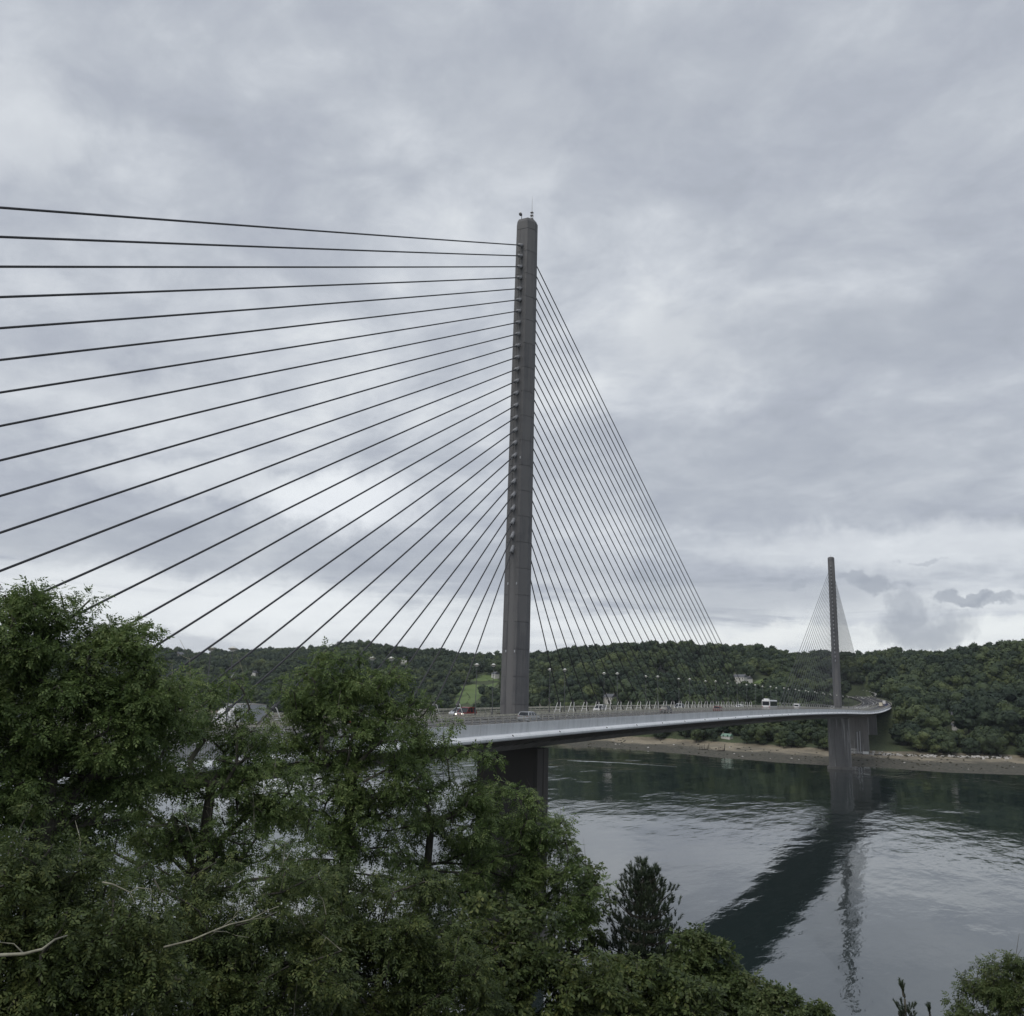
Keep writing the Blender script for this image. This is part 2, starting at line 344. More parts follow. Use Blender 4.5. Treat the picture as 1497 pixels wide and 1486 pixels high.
# vertical joints between the fairing panels
mb = MB()
for i in range(70):
    s = -222+i*12.7; p = on_road(s, -11.25); mb.add([on_road(s-.03, -11.346, .42), on_road(s+.03, -11.346, .42), on_road(s+.03, -11.246, -.86), on_road(s-.03, -11.246, -.86)], [(0, 1, 2, 3)])
mb.build('fairing_joints', M_rail, B, kind='stuff')
loft(MB(), rect(-5.9, .006, 8.4, .05), S0, S1).build('road_surface', M_road, B); loft(MB(), rect(5.9, .006, 8.4, .05), S0, S1).build('road_surface', M_road, B)
mb = MB()
for o_ in (-6., 6.):
    s = S0
    while s < S1: mb.add([on_road(s+a, o_+b, .037) for a, b in ((0, -.08), (3, -.08), (3, .08), (0, .08))], [(0, 1, 2, 3)]); s += 13.
for o_ in (-9.7, -2.3, 2.3, 9.7): loft(mb, [(o_-.1, .037), (o_+.1, .037)], S0, S1, closed=False)
mb.build('lane_markings', M_white, B, kind='stuff')
# soffit ribs
for sg in (-1, 1):
    rb = MB(); 
    poly = [(sg*11.1, -1.33), (sg*5.25, -2.95), (sg*5.0, -3.32), (sg*11.0, -1.72)]
    rb.add([(x_, y_, z_) for x_ in (-.14, .14) for y_, z_ in poly], [(0, 1, 2, 3), (7, 6, 5, 4), (0, 4, 5, 1), (1, 5, 6, 2), (2, 6, 7, 3), (3, 7, 4, 0)])
    me = rb.mesh('soffit_rib', M_under)
    for i in range(int(820/3.17) if sg < 0 else 60):
        s = -200+i*3.17; o = link('soffit_rib', me, B); x, y, a = cen(s); o.location = (x, y, zdeck(s)); o.rotation_euler = (0, 0, a)
# barriers: near edge rails, median rails, cream far barrier
mb = MB()
for o_ in (-10.3,):
    for h in (.50, .82, 1.12): loft(mb, rect(o_, h, .12, .13), S0, S1)
mb.build('guardrail', M_rail, B, label='three-rail metal guardrail along the near side of the roadway')
mb = MB()
for o_ in (-1.95, 1.95):
    for h in (.45, .78): loft(mb, rect(o_, h, .10, .22), S0, S1)
mb.build('guardrail', M_cream, B, label='double cream guardrail along the median')
mb = MB(); loft(mb, rect(10.4, 1.12, .30, .30), S0, S1); loft(mb, rect(10.4, .70, .12, .16), S0, S1); loft(mb, rect(10.7, .25, .3, .5), S0, S1)
mb.build('guardrail', M_cream, B, label='cream barrier with a thick top beam along the far side')
mb = MB()
for o_, h, st, w in ((-10.42, 1.15, 2., .12), (-1.95, .85, 2., .12), (1.95, .85, 2., .12), (10.45, 1.0, 2., .16)):
    for i in range(int((S1-S0)/st)):
        s = S0+i*st; c = on_road(s, o_, h/2); mb.box(c, (w, w, h))
mb.build('guardrail_posts', M_rail, B, kind='stuff')
# picket railing on the fairing where it nears the bank
mb = MB()
for i in range(240): s = -120+i*.25; mb.box(on_road(s, -11.42, -.2), (.04, .04, 1.15))
loft(mb, rect(-11.42, .38, .06, .06), -120, -60); loft(mb, rect(-11.42, -.78, .06, .06), -120, -60)
mb.build('picket_railing', M_rail, B, kind='stuff')

# pylons
def oct_(k, notch=True):
    if notch: return [(-2.2*k, 1.2*k), (-2.2*k, .5*k), (-2.08*k, .44*k), (-2.08*k, -.62*k), (-2.2*k, -.7*k), (-2.2*k, -1.2*k), (-.7*k, -2.08*k), (.7*k, -2.08*k), (2.2*k, -1.2*k), (2.2*k, 1.2*k), (.7*k, 2.08*k), (-.7*k, 2.08*k)]
    return [(x*k, y*k) for x, y in ((-2.2, 1.2), (-2.2, -1.2), (-.7, -2.08), (.7, -2.08), (2.2, -1.2), (2.2, 1.2), (.7, 2.08), (-.7, 2.08))]
def pk(z): return 1.03-.19*z/84.8
def make_pylon(px, label):
    mb = MB(); z0 = zdeck(px)
    n = 20; h = (82.6-z0+2)/n
    mb.prism(oct_(1, False), z0-2, 82.6, pk(0)*.97, pk(82.6)*.97, c=(px, 0))
    k = pk(83); mb.prism(oct_(k, False), 82.6, 84.05, 1, 1, c=(px, 0)); mb.prism(oct_(k, False), 84.05, 84.65, 1, .86, c=(px, 0)); mb.prism(oct_(k, False), 84.65, 84.85, .86, .62, c=(px, 0))
    P = mb.build('pylon', M_pyl, B, label=label)
    for i in range(n):
        a = z0-2+i*h; b = a+h-.07; MB().prism(oct_(1), a, b, pk(a), pk(b), c=(px, 0)).build('shaft_segment', M_pyl, P)
    return P
P1 = make_pylon(0., 'tall grey concrete pylon nearest the viewer'); P2 = make_pylon(400., 'distant second concrete pylon')
# top fittings
mb = MB(); bx, by = .9, -.4
for i in range(4): a = math.pi/4+i*math.pi/2; mb.tube([(bx+.28*math.cos(a), by+.28*math.sin(a), 84.6), (bx+.2*math.cos(a), by+.2*math.sin(a), 87.)], .035, 4)
for z in (85.2, 85.8, 86.4, 87.): mb.box((bx, by, z), (.5, .5, .05))
mb.build('mast_cage', M_rail, P1); MB().tube([(bx, by, 86.9), (bx, by, 88.7), (bx, by, 90.3)], [.05, .03, .012], 5).build('lightning_rod', M_rail, P1)
mb = MB(); mb.tube([(-1.1, .6, 84.3), (-1.1, .6, 85.6)], .06, 5); mb.box((-1.25, .75, 85.8), (.5, .4, .35)); mb.build('beacon_bracket', M_dark, P1); MB().ball((-1.25, .75, 86.1), .16, 8, 6).build('beacon_light', M_globe, P1)
MB().tube([(400, 0, 84.8), (400, 0, 86.2)], .06, 4).build('lightning_rod', M_rail, P2)
for zz in (10.3, 20.9, 41.5):                       # small fixing plates on the shaft
    for y in (0.62, -.9): MB().box((-2.24*pk(zz), y, zz), (.06, .16, .35)).build('fixing_plate', M_tube, P1)

# piers
def make_pier(s, hx, hy, zb, zt, label, m=M_pier, cap=None):
    mb = MB(); x, y, a = cen(s)
    poly = [(-hx, hy), (-hx, hy*.42), (-hx+.22, hy*.40), (-hx+.22, -hy*.40), (-hx, -hy*.42), (-hx, -hy), (-.15*hx, -hy), (-.12*hx, -hy+.12), (.12*hx, -hy+.12), (.15*hx, -hy), (hx, -hy), (hx, hy)]
    mb.prism(poly, zb, zt, 1.02, 1, c=(x, y)); P = mb.build('pier', m, B, label=label)
    for yy in (-hy*.55, hy*.55): MB().box((x, y+yy, zt+.09), (hx*1.2, 1.2, .16)).build('bearing', M_dark, P)
    if cap: MB().prism([(-hx-1.6, hy+.9), (-hx-1.6, -hy-.9), (hx+1.6, -hy-.9), (hx+1.6, hy+.9)], cap[0], cap[1], c=(x, y)).build('pile_cap', M_under, P)
    return P
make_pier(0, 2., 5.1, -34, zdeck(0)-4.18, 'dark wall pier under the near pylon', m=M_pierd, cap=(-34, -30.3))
make_pier(400, 2.2, 5.5, -34, zdeck(400)-4.18, 'streaked pier in the water under the distant pylon', cap=(-34, -30.2))
PG = make_pier(503, 1.6, 5.6, -31, zdeck(503)-4.18, 'pier on the far beach with graffiti round its foot')
make_pier(566, 1.6, 5.6, -18, zdeck(566)-4.18, 'short pier among the trees of the far bank'); make_pier(-110, 1.6, 5., -30, zdeck(-110)-4.18, 'pier hidden in the near bank trees'); make_pier(-200, 1.6, 5., -16, zdeck(-200)-4.18, 'abutment pier on the near bank')
# graffiti: illegible pale bubble strokes on the foot of the beach pier
mb = MB(); rg = random.Random(4); gx = 503-1.66
for row, (z0, y0, y1) in enumerate(((-28.2, 5.2, -1.2), (-26.4, 5.2, 1.6))):
    y = y0
    while y > y1:
        w = rg.uniform(.5, .9); pts = [(gx, y-w*(.5+.5*math.cos(t*1.26+rg.random())), z0+.75+.62*math.sin(t*1.26+row)) for t in range(5)]
        mb.tube(pts, .10, 4); y -= w*1.05
mb.build('graffiti', M_white, PG); MB().box((gx-.01, -3.6, -27.4), (.05, 3.6, 1.7)).build('painted_panel', M_white, PG)
for y, z0, z1 in ((1.0, -27.8, -14.5), (-.6, -27.8, -14.)): MB().box((gx-.03, y, (z0+z1)/2), (.10, .5, z1-z0)).build('pale_rib', M_tube, PG)

# stays
def zk(k): return 79.508-k*1.9911-.0046*k*k
fr = MB()                                          # guard frame: origin on the deck below the clamp, legs splay towards +X (mirrored for the other side)
fr.tube([(.05, -.28, 2.35), (1.15, -.62, 0)], .055, 5); fr.tube([(.05, .28, 2.35), (1.15, .62, 0)], .055, 5)
fr.tube([(0, -.30, 2.38), (0, .30, 2.38)], .055, 5); fr.tube([(.6, -.45, 1.2), (.6, .45, 1.2)], .035, 4)
ME_fr = fr.mesh('guard_frame', M_white)
M_anch = simple('anchor_sleeve', (.30, .305, .32), .5, .15, 5.)
tb = MB(); tb.tube([(0, 0, 0), (0, 0, 1.25)], .30, 10); tb.tube([(0, 0, 1.2), (0, 0, 1.32)], .34, 10); ME_tb = tb.mesh('anchor_tube', M_anch, True)
def make_stay(px, sd, k):
    d1, st = (18.28, 6.3514) if (sd > 0) == (px == 0) else (18.4853, 6.3856)
    xe = px+sd*(d1+(25-k)*st); A = np.array((px+sd*2.0*pk(zk(k)), 0, zk(k))); Z = zdeck(xe); E = np.array((xe, 0, Z+.15+.85)); L = np.linalg.norm(E-A); E = E+(E-A)/L*1.0
    n = 10; pts = [A+(E-A)*i/n+np.array((0, 0, -4*.0022*L*(i/n)*(1-i/n)*.5)) for i in range(n+1)]
    o = MB().tube(pts, .102, 6, cap=False).build('stay_cable', M_cable, B, smooth=True)
    u = (E-A)/np.linalg.norm(E-A); t = link('anchor_tube', ME_tb, o); t.location = A-u*.1; t.rotation_euler = Vector(u).to_track_quat('Z', 'Y').to_euler()
    zc = 2.4; tt = (Z+zc-A[2])/(E[2]-A[2]); xc = A[0]+(E[0]-A[0])*tt
    g = link('guard_frame', ME_fr, o); g.location = (xc, 0, Z)
    if sd > 0: g.rotation_euler = (0, 0, math.pi)
    c = link('clamp', ME_cl, o); c.location = (xc, 0, Z+zc); c.rotation_euler = t.rotation_euler
cl = MB(); cl.tube([(0, 0, -.35), (0, 0, .35)], .2, 8); ME_cl = cl.mesh('clamp', M_dark)
for px in (0., 400.):
    for sd in (-1, 1):
        for k in range(26): make_stay(px, sd, k)

# approach road beyond the bridge
mb = MB(); loft(mb, [(-12.2, -.6), (12.2, -.6), (12.2, 0), (-12.2, 0)], 640.02, 1080); mb.build('approach_road', M_road, kind='structure')
mb = MB(); 
for o_ in (-6., 6.):
    s = 640
    while s < 1075: mb.add([on_road(s+a, o_+b, .012) for a, b in ((0, -.09), (3, -.09), (3, .09), (0, .09))], [(0, 1, 2, 3)]); s += 13
for o_ in (-9.9, -2.3, 2.3, 9.9): loft(mb, [(o_-.12, .012), (o_+.12, .012)], 640.02, 1075, closed=False)
mb.build('road_markings', M_white, kind='structure')
def barrier(label, o_, h, w, m, s0=640.1, s1=1070):
    mb = MB(); loft(mb, rect(o_, h, w, .28), s0, s1); b = thing('safety_barrier', label, 'barrier', group='barriers of the far approach road')
    mb.build('rail', m, b); pm = MB()
    for i in range(int((s1-s0)/4)): pm.box(on_road(s0+i*4, o_, h/2), (.14, .14, h))
    pm.build('posts', M_rail, b, kind='stuff')
barrier('pale outer barrier on the outside of the far road bend', -11.6, .75, .3, M_cream); barrier('dark median barrier dividing the far road bend', 0, .75, .7, M_rail); barrier('pale inner barrier on the inside of the far road bend', 11.4, .75, .3, M_cream)

# lamps in the median
lamp = None; NL = 0
def lamp_at(s, o_, n_):
    global lamp
    p = on_road(s, o_, 0)
    if lamp is None:
        lamp = thing('street_lamp', 'x', 'street lamp', p, group='globe street lamps along the median of the bridge')
        mb = MB(); mb.tube([(0, 0, 0), (0, 0, 1.2)], .10, 8); mb.tube([(0, 0, 1.2), (0, 0, 7.6)], [.07, .045], 6); mb.build('pole', M_pole, lamp)
        MB().ball((0, 0, 7.93), .30, 12, 8, .85).build('globe', M_globe, lamp, smooth=True)
        mb = MB(); mb.tube([(0, 0, 7.86), (0, 0, 7.90), (0, 0, 7.99), (0, 0, 8.02)], [.33, .44, .44, .33], 12); mb.build('saucer_ring', M_saucer, lamp); o = lamp
    else: o = copy_tree(lamp, loc=p)
    o['label'] = n_; return o
ORD = ['first', 'second', 'third', 'fourth', 'fifth', 'sixth', 'seventh', 'eighth', 'ninth', 'tenth', 'eleventh', 'twelfth', 'thirteenth', 'fourteenth', 'fifteenth', 'sixteenth', 'seventeenth', 'eighteenth', 'nineteenth', 'twentieth', 'twenty-first', 'twenty-second', 'twenty-third', 'twenty-fourth', 'twenty-fifth', 'twenty-sixth']
for k in range(0, 36):
    s = -62.8+26.4*k
    for o_, sidew in ((1.4, 'left'), (-1.4, 'right')):
        if s > 640: o_ *= .3
        if k < 2: d = '%s globe lamp of the pair %s' % (sidew, ('reaching the skyline over the left trees', 'just above the middle tree')[k])
        elif s < 0: d = 'tall globe lamp just left of the near pylon, %s of its pair' % sidew
        elif s < 395: d = '%s lamp of the %s pair beyond the near pylon' % (sidew, ORD[k-3])
        elif s < 640: d = '%s lamp of the %s pair beyond the distant pylon' % (sidew, ORD[k-18])
        else: d = '%s lamp of the %s pair along the far curving road' % (sidew, ORD[k-27])
        lamp_at(s, o_, d)

# ---------------------------------------------------------------- vehicles
PAINT = {}
def paint(n, c):
    if n not in PAINT: PAINT[n] = simple('car_paint_'+n, c, .25, .04, 2.)
    return PAINT[n]
paint('silver', (.42, .44, .47)); paint('white', (.72, .72, .72)); paint('red', (.22, .035, .03)); paint('blue', (.06, .09, .20)); paint('black', (.025, .025, .03)); paint('cream', (.60, .55, .43)); paint('grey', (.16, .17, .19))
M_head = simple('headlamp_glass', (.8, .8, .75), .2); M_tail = simple('tail_lamp', (.35, .02, .015), .3)
M_lit = bpy.data.materials.new('lit_headlamp'); M_lit.use_nodes = True; _b = M_lit.node_tree.nodes['Principled BSDF']; _b.inputs['Emission Color'].default_value = (1, .93, .75, 1); _b.inputs['Emission Strength'].default_value = 6
def wheels(root, xs, hw, r):
    mb = MB(); mb.tube([(0, -.11, 0), (0, .11, 0)], r, 14); me = mb.mesh('tyre', M_tyre, True); rm = MB().tube([(0, -.125, 0), (0, .125, 0)], r*.6, 10).mesh('rim', M_tube)
    for x in xs:
        for y in (-hw, hw):
            w = link('wheel', me, root, (x, y, r)); link('rim', rm, w)
def loft_x(st, mb=None, mi=0):                     # st: (x, [ring of (y,z)])
    mb = mb or MB(); k = len(st[0][1]); vs = [(x, y, z) for x, ring in st for y, z in ring]
    fs = [(i*k+j, i*k+(j+1) % k, (i+1)*k+(j+1) % k, (i+1)*k+j) for i in range(len(st)-1) for j in range(k)]
    fs += [tuple(range(k))[::-1], tuple(range((len(st)-1)*k, len(st)*k))]
    return mb.add(vs, fs, mi)
def car(label, color, style='hatch', lit=False, loc=(0, 0, 0), rz=0, group=None):
    t = thing('car', label, 'car', loc, rz, group)
    H = {'hatch': 1.48, 'suv': 1.7, 'sedan': 1.42}[style]; hw = .88
    def low(x, top, w, bot=.28): return (x, [(-w, bot), (w, bot), (w*1.03, .62), (w*.98, top), (-w*.98, top), (-w*1.03, .62)])
    loft_x([low(-2.1, .80, hw*.86, .42), low(-1.98, .95, hw*.97), low(-.9, .97, hw), low(.75, .95, hw), low(1.45, .86, hw*.97), low(1.98, .72, hw*.88), low(2.1, .60, hw*.78, .4)]).build('body', paint(color, 0), t)
    def cab(x, z, w, b=.93): return (x, [(-hw*.93, b), (hw*.93, b), (w, z), (-w, z)])
    xr = -1.95 if style != 'sedan' else -1.45
    g = loft_x([cab(xr, .97, hw*.9), cab(xr+.35, H-.07, hw*.74), cab(-.1, H-.04, hw*.76), cab(.25, H-.09, hw*.74), cab(1.05, .95, hw*.9)]).build('windows', M_glass, t)
    loft_x([(xr+.3, [(-hw*.74, H-.08), (hw*.74, H-.08), (hw*.7, H), (-hw*.7, H)]), (-.2, [(-hw*.77, H-.05), (hw*.77, H-.05), (hw*.72, H+.03), (-hw*.72, H+.03)]), (.3, [(-hw*.76, H-.11), (hw*.76, H-.11), (hw*.7, H-.04), (-hw*.7, H-.04)])]).build('roof', paint(color, 0), t)
    mb = MB()
    for x in (-.95, .0):
        for s in (-1, 1): mb.tube([(x, s*hw*.95, .93), (x+.02, s*hw*.775, H-.05)], .045, 4)
    for s in (-1, 1): mb.tube([(1.07, s*hw*.92, .93), (.27, s*hw*.76, H-.07)], .04, 4); mb.tube([(xr+.02, s*hw*.93, .95), (xr+.33, s*hw*.76, H-.06)], .06, 4)
    mb.build('pillars', paint(color, 0), t)
    for s in (-1, 1):
        MB().box((2.0, s*hw*.66, .68), (.16, .32, .16)).build('headlight', M_lit if lit else M_head, t); MB().box((-2.02, s*hw*.74, .80), (.14, .22, .24)).build('tail_light', M_tail, t); MB().box((.75, s*hw*1.1, .98), (.12, .2, .13)).build('wing_mirror', paint(color, 0), t)
    wheels(t, (-1.25, 1.3), hw*.9, .33); return t
def van(label, color, name='van', L=5.4, H=2.4, loc=(0, 0, 0), rz=0, box=False):
    t = thing(name, label, 'van' if not box else 'truck', loc, rz); hw = 1.0
    def r(x, z, w, b=.4): return (x, [(-w, b), (w, b), (w, z*.6), (w*.93, z), (-w*.93, z), (-w, z*.6)])
    h0 = L/2
    if box:
        MB().box((-.9, 0, .5+(H-.5)/2+.1), (L-1.9, 2.3, H-.6)).build('cargo_box', paint(color, 0), t); MB().box((-.9, 0, H+.06), (L-1.85, 2.34, .08)).build('roof_trim', M_rail, t)
        loft_x([r(h0-1.8, 2.2, hw), r(h0-.9, 2.2, hw), r(h0-.4, 1.5, hw), r(h0, 1.2, hw*.95)]).build('cab', paint('white', 0), t)
        MB().box((-.3, 0, .5), (L-.8, 1.9, .25)).build('chassis', M_dark, t)
    else:
        loft_x([r(-h0, H-.15, hw*.95), r(-h0+.15, H, hw), r(h0-1.7, H, hw), r(h0-.9, H*.62, hw), r(h0-.1, H*.48, hw*.95), r(h0, H*.4, hw*.9)]).build('body', paint(color, 0), t)
    zt_ = 2.15 if box else H*.93
    MB().add([(h0-.86, -.85, H*.62 if not box else 1.55), (h0-.86, .85, H*.62 if not box else 1.55), (h0-1.62 if not box else h0-.95, .8, zt_), (h0-1.62 if not box else h0-.95, -.8, zt_)], [(0, 1, 2, 3)]).build('windscreen', M_glass, t)
    for s in (-1, 1): MB().box((h0-1.9 if not box else h0-1.3, s*1.0, 1.65), (.9, .06, .55)).build('side_window', M_glass, t); MB().box((h0-.06, s*.7, .85), (.14, .3, .2)).build('headlight', M_head, t); MB().box((-h0+.02, s*.85, .9), (.1, .18, .4)).build('tail_light', M_tail, t)
    if not box: MB().box((-h0-.0, 0, 1.6), (.06, 1.5, .55)).build('rear_window', M_glass, t)
    wheels(t, (-h0+1.1, h0-1.0), .88, .38); return t
def coach(label, loc, rz, L):
    t = thing('coach', label, 'bus', loc, rz); h = L/2; w = 1.25
    def r(x, z, k=1.): return (x, [(-w*k, .35), (w*k, .35), (w*k, z-.25), (w*k*.9, z), (-w*k*.9, z), (-w*k, z-.25)])
    loft_x([r(-h, 3.1, .96), r(-h+.2, 3.25), r(h-.5, 3.25), r(h, 2.9, .95)]).build('body', paint('white', 0), t)
    n = 5; ww = (L-1.4)/n
    for s in (-1, 1):
        for i in range(n): MB().box((-h+.7+ww*(i+.5), s*1.25, 2.05), (ww-.22, .05, 1.35)).build('window', M_glass, t)
    MB().box((h-.02, 0, 1.9), (.08, 2.2, 1.6)).build('windscreen', M_glass, t); MB().box((-h+.02, 0, 2.15), (.1, 2.1, 1.2)).build('rear_window', M_glass, t)
    MB().box((-h+1.6, 0, 3.42), (1.7, 1.5, .45)).build('roof_unit', paint('white', 0), t)
    for s in (-1, 1): MB().box((-h+.02, s*1.05, 1.0), (.12, .2, .5)).build('tail_light', M_tail, t)
    wheels(t, (-h+2.3, h-2.2), 1.1, .48); return t
def road_loc(px, py, o_):                          # where a vehicle seen at a pixel stands on lane o_
    X = hity(px, py, o_)[0]; return on_road(X, o_, .035), cen(X)[2]
def put(fn, label, color, px, o_, **k):
    p, a = road_loc(px, 1035, o_); return fn(label, color, loc=p, rz=a+(math.pi if o_ > 0 else 0), **k)
put(van, 'pale grey box truck half hidden behind leaves on the deck at left', 'silver', 351, 4., H=2.5, L=5.4, box=True, name='truck')
put(car, 'silver car glimpsed through the leaves on the near side of the deck', 'silver', 537, -5., style='hatch')
put(car, 'silver car pulling level in front of the red one near the near pylon', 'silver', 672, 7.4, style='hatch')
put(car, 'dark red car with lit headlight under the first guard frame left of the near pylon', 'red', 681, 4.2, style='suv', lit=True)
put(car, 'pale silver car just behind the white edge at the foot of the near pylon', 'silver', 774, -7.6, style='hatch')
put(car, 'white and blue car among the white guard frames right of the near pylon', 'white', 877, 4., style='suv')
put(car, 'dark car following the white lip near the middle of the span', 'black', 974, -6, style='suv')
put(car, 'blue-grey car on the far carriageway near midspan', 'silver', 993, 5, style='suv')
put(car, 'dark red car low behind the white edge near midspan', 'red', 1050, -7, style='sedan')
put(car, 'small white car on the far carriageway before the coach', 'white', 1081, 6, style='hatch')
pa, pb = hity(1112, 1038, -6.5)[0], hity(1138, 1038, -6.5)[0]; pc = on_road((pa+pb)/2, -6.5, .035)
coach('white coach with dark windows crossing the middle of the bridge', pc, 0, min(13., max(9., pb-pa)))
put(van, 'small white van with dark windows ahead of the coach', 'white', 1166, -6.5, H=2.2)
put(car, 'tiny white car close to the foot of the distant pylon', 'white', 1217, -7, style='hatch')
def far(fn, label, color, s, o_, **k):
    p = on_road(s, o_, .02); a = cen(s)[2]; return fn(label, color, loc=p, rz=a+(math.pi if o_ > 0 else 0), **k)
far(van, 'cream box truck on the outside of the far bend', 'cream', 610, -6.0, box=True, L=8., H=3.3, name='truck')
far(van, 'white box truck ahead of the cream one on the far bend', 'white', 672, -6., box=True, L=7.5, H=3.3, name='truck')
far(car, 'blue car beside the cream truck on the far bend', 'blue', 634, -8.2, style='hatch'); far(car, 'dark blue car behind the white truck on the far bend', 'blue', 655, -8.3, style='sedan')
far(car, 'white car on the inner lanes of the far bend, coming towards the pylon', 'white', 560, 6., style='suv'); far(car, 'silver car nearest the distant pylon on the inner lanes', 'silver', 520, 6, style='hatch'); far(car, 'dark car on the inner lanes past the far bend', 'black', 640, 6, style='hatch')
far(car, 'white car where the far road vanishes behind the trees', 'white', 830, 4, style='suv'); far(car, 'grey car high up on the outer lanes of the far road', 'grey', 800, -6, style='suv')
t = thing('road_sign', 'grey road sign on two posts beside the far bend', 'sign', on_road(742, -14.5, 0), .15)
for y in (-1.2, 1.2): MB().tube([(0, y, -2), (0, y, 5.2)], .09, 5).build('post', M_rail, t)
MB().box((-.06, 0, 4.), (.08, 3.6, 2.3)).build('sign_panel', M_tube, t)

# ---------------------------------------------------------------- far shore and hills
def nz(x, y, s, seed=0):                           # smooth value noise, numpy
    x = np.asarray(x, float)/s+seed*17.3; y = np.asarray(y, float)/s-seed*9.1; xi = np.floor(x); yi = np.floor(y); fx = x-xi; fy = y-yi; fx = fx*fx*(3-2*fx); fy = fy*fy*(3-2*fy)
    h = lambda a, b: (np.sin(a*127.1+b*311.7+seed*74.7)*43758.5453) % 1.0
    return (h(xi, yi)*(1-fx)+h(xi+1, yi)*fx)*(1-fy)+(h(xi, yi+1)*(1-fx)+h(xi+1, yi+1)*fx)*fy
ZW = -31.6
def waterline(px, py): d = ray(px, py); p = CAM+d*(ZW-CAM[2])/d[2]; return math.atan2(p[1]-CAM[1], p[0]-CAM[0]), math.hypot(p[0]-CAM[0], p[1]-CAM[1])
_wl = [waterline(*q) for q in ((839, 1090), (912, 1095.5), (968, 1100.5), (1045, 1107), (1133, 1115), (1209, 1120), (1285, 1122.5), (1390, 1130), (1497, 1133.5))]
_tp = [waterline(*q) for q in ((839, 1083), (883, 1082), (968, 1086), (1045, 1092), (1209, 1103), (1285, 1107), (1390, 1109.5), (1497, 1112))]   # beach top, read on the water plane
_left = [(az_of(-300), 1400), (az_of(0), 1250), (az_of(300), 1100), (az_of(600), 950), (az_of(760), 820)]
def mono(lst): a = np.array(sorted(lst)); return a[:, 0], a[:, 1]
WA, WR = mono(_left+_wl+[(az_of(1800), 470), (az_of(1800)-.6, 520)])
TA, TR = mono([(a, r+60) for a, r in _left]+[(a, r*.955) for a, r in _tp]+[(az_of(1800), 560), (az_of(1800)-.6, 620)])
_sk = [(-200, 945, 2200), (0, 940, 2100), (240, 956, 2000), (300, 960, 1950), (450, 955, 1800), (500, 951, 1600), (560, 949, 1450), (600, 955, 1400), (640, 957, 1400), (700, 964, 1400), (780, 962, 1250), (830, 957, 1150), (870, 949, 1080), (905, 945, 1050), (1000, 946, 1080), (1060, 955, 1150), (1100, 957, 1200), (1160, 961, 1250), (1260, 964, 1180), (1350, 957, 1080), (1430, 954, 1020), (1497, 951, 980), (1700, 946, 950)]
def _skp(px, py, R): d = ray(px, py); h = math.hypot(d[0], d[1]); return math.atan2(d[1], d[0]), R, CAM[2]+R*d[2]/h-9.
_s = np.array(sorted(_skp(*q) for q in _sk)); KA, KR, KH = _s[:, 0], _s[:, 1], _s[:, 2]
def terrain(x, y):
    x = np.asarray(x, float); y = np.asarray(y, float); dx, dy = x-CAM[0], y-CAM[1]; r = np.hypot(dx, dy); a = np.arctan2(dy, dx)
    wr = np.interp(a, WA, WR)+(nz(x, y, 24, 3)-.5)*9; tr = np.maximum(np.interp(a, TA, TR), wr+25); kr = np.interp(a, KA, KR); kh = np.interp(a, KA, KH)
    z = ZW-np.clip((wr-r)*.06, 0, 6)
    b = np.clip((r-wr)/(tr-wr), 0, 1); z = np.where(r > wr, ZW+b*3.6, z)
    t = np.clip((r-tr)/(kr-tr), 0, 1.25); zb = ZW+3.6
    s = np.where(t < 1, .62*t**.72+.38*(t*t*(3-2*np.clip(t, 0, 1))), 1-(t-1)*.35)
    und = ((nz(x, y, 170, 1)-.5)*26+(nz(x, y, 60, 2)-.5)*9)*np.sin(np.clip(t, 0, 1)*math.pi)**.8
    zh = zb+(kh-zb)*s+und
    z = np.where(r > tr, np.maximum(zh, zb), z)
    z = np.where(t >= 1.25, kh-8+(nz(x, y, 300, 5)-.5)*10, z)
    # keep the hill under the approach road: flatten near its line
    ss = np.clip(x, 560, 1080); aa = np.clip((ss-RS)/RR, 0, None); ylin = RR*(1-np.cos(aa)); zl = np.interp(ss, _S, _Z)-.9; d = np.abs(y-ylin)
    w = np.clip(1-(d-16)/34, 0, 1)*np.clip((x-585)/60, 0, 1)*np.clip((960-x)/60, 0, 1); w = w*w*(3-2*w)
    return z*(1-w)+zl*w
def build_terrain():
    na = 420; az = np.linspace(-1.15, 1.9, na); rr = np.concatenate([np.linspace(330, 760, 130), np.linspace(765, 1500, 150), np.linspace(1510, 2600, 80), np.geomspace(2650, 9000, 20)])
    A, R = np.meshgrid(az, rr); X = CAM[0]+R*np.cos(A); Y = CAM[1]+R*np.sin(A); Z = terrain(X, Y)
    V = np.stack([X, Y, Z], -1).reshape(-1, 3); i, j = np.meshgrid(np.arange(len(rr)-1), np.arange(na-1), indexing='ij'); b = i*na+j
    F = np.stack([b, b+na, b+na+1, b+1], -1).reshape(-1, 4)
    link('hills', np_mesh('hills', V, F, M_fground, True), kind='structure')
build_terrain()
def march(px, py, r0=420, r1=2500):                # where the viewing ray meets the hills
    d = ray(px, py); d = d/math.hypot(d[0], d[1]); t = np.arange(r0, r1, 2.); P = CAM[:2]+d[:2]*t[:, None]; h = CAM[2]+d[2]*t; g = terrain(P[:, 0], P[:, 1]); k = np.argmax(g >= h)
    if g[k] < h[k]: k = len(t)-1
    return np.array([P[k, 0], P[k, 1], g[k]])
